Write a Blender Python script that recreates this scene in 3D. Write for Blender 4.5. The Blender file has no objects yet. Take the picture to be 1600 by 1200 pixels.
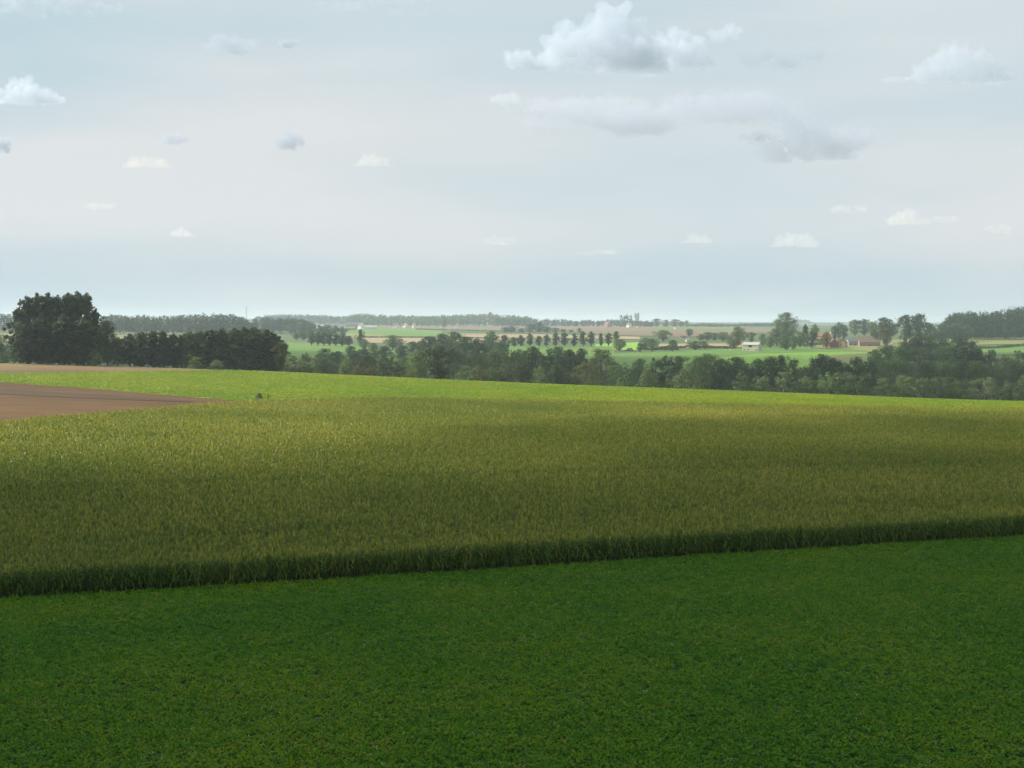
import bpy, math, random
import numpy as np
from mathutils import Vector, noise as mnoise

scene = bpy.context.scene
col = scene.collection
random.seed(7)
RNG = np.random.default_rng(11)

# ------------------------------------------------------------------ camera, sky, sun, exposure
F = 2000.0                       # focal length in photo pixels (photo 1600 x 1200)
HV = 503.0                       # photo row of the true horizon
PITCH = math.atan((600.0 - HV) / F)
cam = bpy.data.cameras.new('camera')
cam.sensor_width = 36.0
cam.lens = 36.0 * F / 1600.0
cam.clip_start = 0.3
cam.clip_end = 90000.0
camo = bpy.data.objects.new('camera', cam)
camo.location = (0, 0, 0)
camo.rotation_euler = (math.radians(90) - PITCH, 0, 0)
col.objects.link(camo)
scene.camera = camo

SUN_ELEV = math.radians(36)
SUN_AZ = math.radians(-68)       # from +Y (view direction) towards -X (left)
SUN_DIR = Vector((math.sin(SUN_AZ) * math.cos(SUN_ELEV), math.cos(SUN_AZ) * math.cos(SUN_ELEV), math.sin(SUN_ELEV)))
world = bpy.data.worlds.new('World')
scene.world = world
world.use_nodes = True
wn, wl = world.node_tree.nodes, world.node_tree.links
bg = wn['Background']
sky = wn.new('ShaderNodeTexSky')
sky.sky_type = 'NISHITA'
sky.sun_disc = False
sky.sun_elevation = SUN_ELEV
sky.sun_rotation = SUN_AZ
sky.altitude = 50
sky.air_density = 1.0
sky.dust_density = 2.5
sky.ozone_density = 1.0
bg.inputs['Strength'].default_value = 0.0625
# a thin high veil of cirrus over the whole sky, thicker towards upper centre-left
tc = wn.new('ShaderNodeTexCoord')
mp = wn.new('ShaderNodeMapping')
mp.inputs['Scale'].default_value = (1.0, 1.0, 5.0)
wl.new(tc.outputs['Generated'], mp.inputs['Vector'])
nz = wn.new('ShaderNodeTexNoise')
nz.inputs['Scale'].default_value = 2.3
nz.inputs['Detail'].default_value = 5.0
nz.inputs['Roughness'].default_value = 0.5
nz.inputs['Distortion'].default_value = 0.4
wl.new(mp.outputs['Vector'], nz.inputs['Vector'])
mr = wn.new('ShaderNodeMapRange')
mr.inputs['From Min'].default_value = 0.36
mr.inputs['From Max'].default_value = 0.62
mr.inputs['To Min'].default_value = 0.84
mr.inputs['To Max'].default_value = 0.95
wl.new(nz.outputs['Fac'], mr.inputs['Value'])
nz2 = wn.new('ShaderNodeTexNoise')
nz2.inputs['Scale'].default_value = 1.9
nz2.inputs['Detail'].default_value = 4.0
nz2.inputs['Roughness'].default_value = 0.45
nz2.inputs['Distortion'].default_value = 0.2
wl.new(mp.outputs['Vector'], nz2.inputs['Vector'])
vr = wn.new('ShaderNodeValToRGB')
vr.color_ramp.elements[0].position = 0.35
vr.color_ramp.elements[0].color = (5.5, 7.0, 7.65, 1)
vr.color_ramp.elements[1].position = 0.62
vr.color_ramp.elements[1].color = (7.65, 8.0, 8.15, 1)
wl.new(nz2.outputs['Fac'], vr.inputs['Fac'])
mx = wn.new('ShaderNodeMix')
mx.data_type = 'RGBA'
mx.clamp_factor = True
sp = wn.new('ShaderNodeSeparateXYZ')
wl.new(tc.outputs['Generated'], sp.inputs[0])
hr = wn.new('ShaderNodeMapRange')            # the veil closes up towards the horizon
hr.inputs['From Min'].default_value = 0.0; hr.inputs['From Max'].default_value = 0.35
hr.inputs['To Min'].default_value = 0.24; hr.inputs['To Max'].default_value = 0.0
wl.new(sp.outputs['Z'], hr.inputs['Value'])
ad = wn.new('ShaderNodeMath'); ad.operation = 'ADD'; ad.use_clamp = True
wl.new(mr.outputs['Result'], ad.inputs[0]); wl.new(hr.outputs['Result'], ad.inputs[1])
wl.new(ad.outputs[0], mx.inputs['Factor'])
wl.new(sky.outputs['Color'], mx.inputs['A'])
wl.new(vr.outputs['Color'], mx.inputs['B'])
wl.new(mx.outputs['Result'], bg.inputs['Color'])
world.cycles.sampling_method = 'MANUAL'
world.cycles.sample_map_resolution = 512

sl = bpy.data.lights.new('sun', 'SUN')
sl.energy = 5.0
sl.angle = math.radians(0.5)
sl.color = (1.0, 0.93, 0.82)
so = bpy.data.objects.new('sun', sl)
so.rotation_euler = (-SUN_DIR).to_track_quat('-Z', 'Y').to_euler()
so.location = (-40, 0, 60)
col.objects.link(so)

scene.view_settings.view_transform = 'Standard'
scene.view_settings.look = 'None'
scene.view_settings.exposure = 0.65
scene.view_settings.gamma = 1.0
scene.view_settings.use_curve_mapping = False
scene.render.engine = 'CYCLES'
cy = scene.cycles
cy.max_bounces = 6
cy.diffuse_bounces = 2
cy.glossy_bounces = 1
cy.transmission_bounces = 2
cy.volume_bounces = 2
cy.transparent_max_bounces = 24
cy.use_denoising = True
cy.use_light_tree = False

# ------------------------------------------------------------------ terrain
TP = math.tan(PITCH)
def slope(v):
    """downward slope (-z / Y) of the sight line through photo row v"""
    return np.tan(PITCH + np.arctan((np.asarray(v, float) - 600.0) / F))
def depth(Y, z):
    return Y * math.cos(PITCH) - z * math.sin(PITCH)

US = np.array([0, 400, 800, 1200, 1600], float)
ROWS = [  # distance, photo row of the ground at u = 0, 400, 800, 1200, 1600
    (300, (617, 632, 642, 650, 656)),
    (350, (593, 604, 617, 628, 641)),
    (400, (572, 582, 598, 611, 628)),
    (440, (564, 577, 599, 613, 633)),
    (500, (562, 584, 614, 630, 648)),
    (600, (564, 590, 620, 634, 646)),
    (700, (560, 584, 612, 621, 626)),
    (850, (548, 562, 590, 592, 595)),
    (1000, (538, 549, 570, 567, 563)),
    (1200, (530, 541, 553, 546, 544)),
    (1500, (523, 531, 536, 531, 529)),
    (2000, (515, 520, 521, 520, 519)),
    (2800, (510, 511, 511, 512, 512)),
    (4000, (508, 508, 508, 508, 508)),
    (6000, (506.5,) * 5),
    (9000, (505.5,) * 5),
    (14000, (505.2,) * 5)]
NEAR = [(-400, -1.8), (1, -1.8), (5, -2.9), (15, -8.8), (30, -16.5), (45, -20.3), (60, -20.9), (110, -22.0)]
YS = np.concatenate([np.linspace(-400, -5, 5), np.linspace(0, 118, 60), np.geomspace(121, 14000, 240)])
SC = np.linspace(-1.6, 1.6, 65)
ctrlY = [r[0] for r in NEAR] + [200] + [r[0] for r in ROWS]
ctab = []
for r in NEAR:
    ctab.append(np.full(SC.shape, float(r[1])))
ctab.append(-slope(np.interp(SC * 820 + 800, US, (680, 692, 705, 716, 726))) * 200)
for Yr, vs in ROWS:
    ctab.append(-slope(np.interp(SC * 820 + 800, US, vs)) * Yr)
ctab = np.array(ctab)
HT = np.array([np.interp(YS, ctrlY, ctab[:, i]) for i in range(len(SC))]).T     # [Y, s]
def smooth(a, k, ax):
    w = np.exp(-0.5 * (np.arange(-2 * k, 2 * k + 1) / k) ** 2); w /= w.sum()
    p = [(0, 0), (0, 0)]; p[ax] = (2 * k, 2 * k)
    b = np.pad(a, p, mode='edge')
    return np.apply_along_axis(lambda r: np.convolve(r, w, 'valid'), ax, b)
HTs = smooth(HT, 3, 0)
HT = smooth(HTs, 4, 1)
# low swells so that no surface is dead flat
def hz(X, Y):
    X = np.asarray(X, float); Y = np.asarray(Y, float)
    s = X / (0.41 * np.maximum(Y, 100.0))
    fi = np.interp(Y, YS, np.arange(len(YS)))
    fj = np.clip((s + 1.6) / 3.2 * (len(SC) - 1), 0, len(SC) - 1)
    i0 = np.minimum(fi.astype(int), len(YS) - 2); j0 = np.minimum(fj.astype(int), len(SC) - 2)
    a = fi - i0; b = fj - j0
    h = (HT[i0, j0] * (1 - a) * (1 - b) + HT[i0 + 1, j0] * a * (1 - b) + HT[i0, j0 + 1] * (1 - a) * b + HT[i0 + 1, j0 + 1] * a * b)
    return h

def at_dist(u, Y, z=None):
    """ground point at distance Y in the direction of photo column u"""
    zz = -0.03 * Y if z is None else z
    X = (u - 800) / F * depth(Y, zz)
    z = float(hz(X, Y))
    X = (u - 800) / F * depth(Y, z)
    return X, Y, float(hz(X, Y))
def ground_at(u, v, y0=50.0, lift=0.0, ymax=13000.0):
    """first point beyond y0 where the sight line through (u, v) meets the ground raised by lift"""
    t = float(slope(v))
    Y = np.geomspace(y0, ymax, 3000)
    X = (u - 800) / F * (Y * math.cos(PITCH) + t * Y * math.sin(PITCH))
    d = hz(X, Y) + lift - (-t * Y)
    k = np.nonzero(d >= 0)[0]
    if len(k) == 0:
        i = int(np.argmax(d))
    else:
        i = int(k[0])
    return float(X[i]), float(Y[i])

# ------------------------------------------------------------------ object helpers
def tag(o, label=None, cat=None, group=None, kind=None):
    if label: o['label'] = label
    if cat: o['category'] = cat
    if group: o['group'] = group
    if kind: o['kind'] = kind
    return o
def mesh_obj(name, verts, faces, mats, parent=None, midx=None, link=True, smooth_=False):
    me = bpy.data.meshes.new(name)
    verts = np.asarray(verts, dtype=np.float32)
    faces = np.asarray(faces, dtype=np.int32) if not isinstance(faces, list) else faces
    if isinstance(faces, np.ndarray):
        n, k = faces.shape
        me.vertices.add(len(verts)); me.vertices.foreach_set('co', verts.ravel())
        me.loops.add(n * k); me.loops.foreach_set('vertex_index', faces.ravel())
        me.polygons.add(n)
        me.polygons.foreach_set('loop_start', np.arange(0, n * k, k, dtype=np.int32))
        me.polygons.foreach_set('loop_total', np.full(n, k, dtype=np.int32))
        me.update(calc_edges=True)
    else:
        me.from_pydata([tuple(map(float, v)) for v in verts], [], faces)
    if not isinstance(mats, (list, tuple)): mats = [mats]
    for m in mats: me.materials.append(m)
    if midx is not None:
        me.polygons.foreach_set('material_index', np.asarray(midx, dtype=np.int32))
    if smooth_:
        me.polygons.foreach_set('use_smooth', np.ones(len(me.polygons), dtype=bool))
    me.update()
    o = bpy.data.objects.new(name, me)
    if link: col.objects.link(o)
    if parent is not None: o.parent = parent
    return o
def empty(name, loc=(0, 0, 0), rz=0.0):
    o = bpy.data.objects.new(name, None)
    o.location = loc; o.rotation_euler = (0, 0, rz); o.empty_display_size = 1
    col.objects.link(o)
    return o
def copy_tree(o, parent=None):
    c = o.copy(); col.objects.link(c)
    if parent is not None: c.parent = parent
    for ch in o.children: copy_tree(ch, c)
    return c

# ------------------------------------------------------------------ materials
def new_mat(name):
    m = bpy.data.materials.new(name); m.use_nodes = True
    n = m.node_tree.nodes; l = m.node_tree.links
    return m, n, l, n['Principled BSDF'], n['Material Output']
def ramp(n, stops):
    r = n.new('ShaderNodeValToRGB'); e = r.color_ramp.elements
    e[0].position, e[0].color = stops[0][0], (*stops[0][1], 1)
    e[1].position, e[1].color = stops[-1][0], (*stops[-1][1], 1)
    for p, c in stops[1:-1]:
        x = e.new(p); x.color = (*c, 1)
    return r
def soil_mat(name, stops, scale=0.3, fine=3.0, stretch=(1, 1, 1), rough=0.95, rot=0.0, bump=0.4, patch=0.015, patch_amt=0.35):
    m, n, l, p, out = new_mat(name)
    g = n.new('ShaderNodeNewGeometry')
    mpg = n.new('ShaderNodeMapping'); mpg.inputs['Rotation'].default_value = (0, 0, rot); mpg.inputs['Scale'].default_value = stretch
    l.new(g.outputs['Position'], mpg.inputs['Vector'])
    a = n.new('ShaderNodeTexNoise'); a.inputs['Scale'].default_value = scale; a.inputs['Detail'].default_value = 6; a.inputs['Roughness'].default_value = 0.65
    l.new(mpg.outputs['Vector'], a.inputs['Vector'])
    b = n.new('ShaderNodeTexNoise'); b.inputs['Scale'].default_value = fine; b.inputs['Detail'].default_value = 4; b.inputs['Roughness'].default_value = 0.7
    l.new(g.outputs['Position'], b.inputs['Vector'])
    c = n.new('ShaderNodeTexNoise'); c.inputs['Scale'].default_value = patch; c.inputs['Detail'].default_value = 3
    l.new(mpg.outputs['Vector'], c.inputs['Vector'])
    s1 = n.new('ShaderNodeMix'); s1.inputs['Factor'].default_value = 0.5
    l.new(a.outputs['Fac'], s1.inputs['A']); l.new(b.outputs['Fac'], s1.inputs['B'])
    s2 = n.new('ShaderNodeMix'); s2.inputs['Factor'].default_value = patch_amt
    l.new(s1.outputs['Result'], s2.inputs['A']); l.new(c.outputs['Fac'], s2.inputs['B'])
    r = ramp(n, stops)
    l.new(s2.outputs['Result'], r.inputs['Fac'])
    l.new(r.outputs['Color'], p.inputs['Base Color'])
    p.inputs['Roughness'].default_value = rough
    p.inputs['Specular IOR Level'].default_value = 0.2
    bm_ = n.new('ShaderNodeBump'); bm_.inputs['Strength'].default_value = bump; bm_.inputs['Distance'].default_value = 0.25
    l.new(s1.outputs['Result'], bm_.inputs['Height']); l.new(bm_.outputs['Normal'], p.inputs['Normal'])
    return m
def leaf_mat(name, c0, c1, c2, trans=0.35, rough=0.5, spec=0.35, pscale=0.03, use_obj=False, tscale=1.5):
    """leaf: Principled + translucent; colour varies by instance and by broad patches of the field"""
    m, n, l, p, out = new_mat(name)
    oi = n.new('ShaderNodeObjectInfo')
    g = n.new('ShaderNodeNewGeometry')
    a = n.new('ShaderNodeTexNoise'); a.inputs['Scale'].default_value = pscale; a.inputs['Detail'].default_value = 4; a.inputs['Roughness'].default_value = 0.6
    l.new(g.outputs['Position'], a.inputs['Vector'])
    s = n.new('ShaderNodeMix'); s.inputs['Factor'].default_value = 0.62
    if use_obj:
        b = n.new('ShaderNodeTexNoise'); b.inputs['Scale'].default_value = tscale; b.inputs['Detail'].default_value = 2
        l.new(g.outputs['Position'], b.inputs['Vector'])
        l.new(b.outputs['Fac'], s.inputs['A'])
    else:
        l.new(oi.outputs['Random'], s.inputs['A'])
    l.new(a.outputs['Fac'], s.inputs['B'])
    r = ramp(n, [(0.25, c0), (0.5, c1), (0.75, c2)])
    l.new(s.outputs['Result'], r.inputs['Fac'])
    src = r.outputs['Color']
    if use_obj:
        mm = n.new('ShaderNodeMix'); mm.data_type = 'RGBA'; mm.blend_type = 'MULTIPLY'; mm.inputs['Factor'].default_value = 1
        l.new(src, mm.inputs['A']); l.new(oi.outputs['Color'], mm.inputs['B'])
        src = mm.outputs['Result']
    l.new(src, p.inputs['Base Color'])
    p.inputs['Roughness'].default_value = rough
    p.inputs['Specular IOR Level'].default_value = spec
    t = n.new('ShaderNodeBsdfTranslucent')
    l.new(src, t.inputs['Color'])
    ms = n.new('ShaderNodeMixShader'); ms.inputs['Fac'].default_value = trans
    l.new(p.outputs['BSDF'], ms.inputs[1]); l.new(t.outputs['BSDF'], ms.inputs[2])
    l.new(ms.outputs['Shader'], out.inputs['Surface'])
    return m
def plain_mat(name, c, rough=0.8, spec=0.2, var=0.15, sc=2.0):
    m, n, l, p, out = new_mat(name)
    tcx = n.new('ShaderNodeTexCoord')
    a = n.new('ShaderNodeTexNoise'); a.inputs['Scale'].default_value = sc; a.inputs['Detail'].default_value = 5
    l.new(tcx.outputs['Object'], a.inputs['Vector'])
    d = [x * (1 - var) for x in c]; b = [min(1, x * (1 + var)) for x in c]
    r = ramp(n, [(0.3, d), (0.7, b)])
    l.new(a.outputs['Fac'], r.inputs['Fac']); l.new(r.outputs['Color'], p.inputs['Base Color'])
    p.inputs['Roughness'].default_value = rough; p.inputs['Specular IOR Level'].default_value = spec
    return m

M = {}
M['ground'] = soil_mat('pasture_ground', [(0.3, (0.05, 0.085, 0.028)), (0.5, (0.075, 0.11, 0.035)), (0.7, (0.12, 0.13, 0.055))], 0.05, 0.6, patch=0.006)
M['fore_soil'] = soil_mat('crop_floor', [(0.3, (0.018, 0.04, 0.010)), (0.6, (0.035, 0.075, 0.015)), (0.8, (0.06, 0.075, 0.03))], 0.6, 6.0)
M['corn_soil'] = soil_mat('corn_floor', [(0.3, (0.03, 0.03, 0.012)), (0.7, (0.06, 0.05, 0.025))], 0.6, 4.0)
M['bright'] = soil_mat('young_crop', [(0.3, (0.10, 0.19, 0.010)), (0.5, (0.16, 0.26, 0.012)), (0.7, (0.25, 0.30, 0.025))], 0.12, 1.6, stretch=(0.35, 1, 1), bump=0.8, patch=0.02)
M['stubble'] = soil_mat('stubble_soil', [(0.38, (0.05, 0.026, 0.007)), (0.5, (0.098, 0.051, 0.013)), (0.62, (0.165, 0.095, 0.028))], 0.25, 3.0, stretch=(0.2, 1, 1), bump=0.8)
M['stubble2'] = soil_mat('stubble_straw', [(0.38, (0.075, 0.045, 0.017)), (0.5, (0.13, 0.085, 0.034)), (0.62, (0.22, 0.16, 0.065))], 0.09, 1.5, stretch=(0.25, 1, 1), bump=0.8, patch=0.03, patch_amt=0.5)
M['ploughed'] = soil_mat('shade_band_soil', [(0.3, (0.038, 0.023, 0.010)), (0.5, (0.062, 0.037, 0.015)), (0.65, (0.105, 0.064, 0.026))], 0.3, 2.0, stretch=(0.2, 1, 1))  # soil tone darkened to paint in terrain shading
M['meadow'] = soil_mat('meadow_grass', [(0.3, (0.065, 0.14, 0.022)), (0.5, (0.10, 0.19, 0.03)), (0.7, (0.15, 0.23, 0.045))], 0.03, 0.5, patch=0.008)
M['meadow2'] = soil_mat('lush_grass', [(0.3, (0.14, 0.28, 0.035)), (0.5, (0.19, 0.34, 0.04)), (0.7, (0.25, 0.37, 0.06))], 0.03, 0.5, patch=0.008)
M['olive'] = soil_mat('dry_pasture', [(0.3, (0.13, 0.15, 0.045)), (0.5, (0.18, 0.19, 0.06)), (0.7, (0.24, 0.22, 0.09))], 0.03, 0.5, patch=0.008)
M['tan'] = soil_mat('straw_field', [(0.3, (0.21, 0.17, 0.09)), (0.5, (0.28, 0.22, 0.12)), (0.7, (0.35, 0.27, 0.15))], 0.02, 0.3, patch=0.006)
M['brown'] = soil_mat('brown_field', [(0.3, (0.13, 0.10, 0.055)), (0.5, (0.165, 0.125, 0.07)), (0.7, (0.21, 0.16, 0.09))], 0.02, 0.3, patch=0.005)
M['maize_far'] = soil_mat('dark_maize', [(0.3, (0.04, 0.075, 0.022)), (0.5, (0.055, 0.10, 0.03)), (0.7, (0.085, 0.12, 0.04))], 0.2, 1.0)
M['beet'] = leaf_mat('beet_leaf', (0.036, 0.150, 0.002), (0.086, 0.222, 0.003), (0.190, 0.260, 0.006), trans=0.3, rough=0.45, spec=0.07, pscale=0.05)
M['beet_glint'] = leaf_mat('beet_leaf_glint', (0.20, 0.25, 0.08), (0.30, 0.34, 0.14), (0.42, 0.42, 0.24), trans=0.2, rough=0.35, spec=0.5)  # pale colour stands for sky glints on the beet leaves
M['mustard'] = leaf_mat('young_crop_leaf', (0.15, 0.27, 0.007), (0.25, 0.345, 0.008), (0.39, 0.40, 0.020), trans=0.5, rough=0.5, spec=0.3, pscale=0.03)
M['corn_leaf'] = leaf_mat('corn_leaf', (0.058, 0.145, 0.008), (0.13, 0.22, 0.014), (0.28, 0.30, 0.037), trans=0.38, rough=0.42, spec=0.3, pscale=0.02)
M['corn_tassel'] = leaf_mat('corn_tassel', (0.17, 0.215, 0.027), (0.315, 0.32, 0.046), (0.53, 0.47, 0.090), trans=0.3, rough=0.7, spec=0.2, pscale=0.02)
M['foliage'] = leaf_mat('tree_foliage', (0.026, 0.045, 0.016), (0.075, 0.105, 0.036), (0.17, 0.195, 0.08), trans=0.32, rough=0.6, spec=0.2, pscale=0.15, use_obj=True, tscale=0.9)
M['bark'] = plain_mat('bark', (0.10, 0.085, 0.065), 0.9, sc=4)
M['wood_far'] = leaf_mat('far_wood_foliage', (0.035, 0.06, 0.024), (0.055, 0.085, 0.032), (0.09, 0.105, 0.045), trans=0.2, rough=0.7, spec=0.1, pscale=0.02, use_obj=True, tscale=0.12)
M['white_wall'] = plain_mat('white_render', (0.78, 0.75, 0.68), 0.8, var=0.08)
M['cream_wall'] = plain_mat('cream_render', (0.62, 0.56, 0.42), 0.8, var=0.12)
M['brick'] = plain_mat('red_brick', (0.22, 0.10, 0.085), 0.85, var=0.25)
M['pink_brick'] = plain_mat('pale_brick', (0.36, 0.25, 0.20), 0.85, var=0.2)
M['ochre_wall'] = plain_mat('ochre_brick', (0.48, 0.34, 0.18), 0.85, var=0.2)
M['grey_wall'] = plain_mat('grey_render', (0.34, 0.33, 0.30), 0.85, var=0.15)
M['orange_roof'] = plain_mat('orange_tiles', (0.36, 0.18, 0.11), 0.8, var=0.25)
M['red_roof'] = plain_mat('red_tiles', (0.20, 0.12, 0.10), 0.8, var=0.25)
M['grey_roof'] = plain_mat('grey_slates', (0.16, 0.16, 0.17), 0.7, var=0.2)
M['pale_roof'] = plain_mat('pale_fibre_roof', (0.40, 0.38, 0.36), 0.7, var=0.15)
M['brown_roof'] = plain_mat('brown_tiles', (0.22, 0.17, 0.13), 0.8, var=0.2)
M['glass'] = plain_mat('window_glass', (0.03, 0.035, 0.04), 0.15, 0.5)
M['door'] = plain_mat('door_paint', (0.06, 0.05, 0.04), 0.5)
M['metal'] = plain_mat('galvanised_steel', (0.35, 0.36, 0.38), 0.5, 0.5)
M['cow'] = plain_mat('white_hide', (0.75, 0.70, 0.62), 0.8, var=0.08)
M['wood_post'] = plain_mat('weathered_wood', (0.20, 0.16, 0.12), 0.9)

# ------------------------------------------------------------------ ground and fields
def build_ground():
    sx = np.concatenate([np.linspace(-30, -1.7, 14), np.linspace(-1.6, 1.6, 129), np.linspace(1.7, 30, 14)])
    ys = YS
    S, Yg = np.meshgrid(sx, ys)
    X = S * 0.41 * np.maximum(Yg, 100.0)
    lim = 9000.0
    X = np.clip(X, -lim, lim)
    Z = hz(X, Yg)
    v = np.stack([X, Yg, Z], -1).reshape(-1, 3)
    nx, ny = len(sx), len(ys)
    i = np.arange(ny - 1)[:, None] * nx + np.arange(nx - 1)[None]
    f = np.stack([i, i + 1, i + nx + 1, i + nx], -1).reshape(-1, 4)
    o = mesh_obj('ground', v, f, M['ground'], smooth_=True)
    return tag(o, 'rolling olive-green countryside ground under all the fields', None, None, 'structure')
build_ground()

def polyline(pts, n):
    pts = np.array(pts, float)
    d = np.concatenate([[0], np.cumsum(np.hypot(*np.diff(pts, axis=0).T))])
    t = np.linspace(0, d[-1], n)
    return np.stack([np.interp(t, d, pts[:, 0]), np.interp(t, d, pts[:, 1])], -1)
def px_line(pts, y0, lift=0.0, ymax=13000.0):
    return [ground_at(u, v, y0, lift, ymax) for u, v in pts]
def strip(name, near, far, mat, off, label, nu=60, nv=24):
    a = polyline(near, nu); b = polyline(far, nu)
    t = np.linspace(0, 1, nv)[:, None, None]
    P = a[None] * (1 - t) + b[None] * t
    Z = hz(P[..., 0], P[..., 1]) + off
    v = np.concatenate([P, Z[..., None]], -1).reshape(-1, 3)
    i = np.arange(nv - 1)[:, None] * nu + np.arange(nu - 1)[None]
    f = np.stack([i, i + 1, i + nu + 1, i + nu], -1).reshape(-1, 4)
    o = mesh_obj(name, v, f, mat, smooth_=True)
    return tag(o, label, None, None, 'structure')

# corn front edge (its base line) and far edge (seen as the line of its tops)
CH = 2.35
front = [ground_at(-500, 967, 50), ground_at(0, 937, 50), ground_at(800, 888, 50), ground_at(1600, 838, 50), ground_at(2100, 806, 50)]
farc_px = [(-500, 690), (-200, 671), (0, 656), (150, 643), (345, 627), (420, 622), (600, 619), (800, 622), (1200, 629), (1600, 636), (2100, 646)]
farc = px_line(farc_px, 130, CH)
CORN_POLY = np.array(front + farc[::-1])
strip('crop_field', [(-110, 14), (0, 14), (110, 14)], front, M['fore_soil'], 0.04, 'soil under the dark green low crop in the foreground', 80, 60)
strip('corn_field_soil', front, farc, M['corn_soil'], 0.05, 'bare soil under the standing corn', 100, 80)
# brown wedge at left between corn and bright crop
wedge_near = farc[0:6]
wedge_far = px_line([(-500, 568), (-200, 586), (0, 598), (150, 608), (300, 621), (365, 625.5)], 215)
strip('stubble_field', wedge_near, wedge_far, M['stubble'], 0.06, 'reddish brown stubble wedge between the corn and the bright green crop', 80, 40)
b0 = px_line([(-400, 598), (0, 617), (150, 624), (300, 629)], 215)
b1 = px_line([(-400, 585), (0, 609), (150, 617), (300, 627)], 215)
strip('shade_strip', b0, b1, M['ploughed'], 0.14, 'darker band painting in terrain shade across the brown wedge', 60, 10)  # separate dark sheet, terrain shading put into its colour
br_near = wedge_far[1:] + farc[5:]
crest_l = px_line([(-200, 583), (0, 584), (100, 583.5), (200, 582), (300, 580)], 260)
crest_r = [at_dist(u, Y)[:2] for u, Y in ((385, 433), (430, 436), (600, 436), (800, 432), (1200, 432), (1600, 428), (1900, 424))]
br_far = crest_l + crest_r
# loft by photo column so that the strip does not skew
def by_col(pts, us):
    pts = np.array(pts); c = pts[:, 0] / pts[:, 1]
    o_ = np.argsort(c)
    t = (np.array(us) - 800) / F
    return list(zip(np.interp(t, c[o_], pts[o_, 0]), np.interp(t, c[o_], pts[o_, 1])))
ucols = list(range(-150, 1850, 20))
BRN, BRF = by_col(br_near, ucols), by_col(br_far, ucols)
strip('bright_crop_field', BRN, BRF, M['bright'], 0.07, 'sunlit yellow-green young crop on the crest of the slope', 120, 60)
tn = by_col(crest_l + [at_dist(385, 433)[:2]], list(range(-150, 390, 15)))
tf = [at_dist(u, 436)[:2] for u in range(-150, 390, 15)]
strip('straw_stubble_field', tn, tf, M['stubble2'], 0.09, 'brown straw stubble strip along the crest at left', 60, 24)
strip('field_margin', [at_dist(u, 433)[:2] for u in range(660, 1900, 60)], [at_dist(u, 441)[:2] for u in range(660, 1900, 60)], M['brown'], 0.12, 'pale brown grass margin behind the bright crop', 60, 6)

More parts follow.
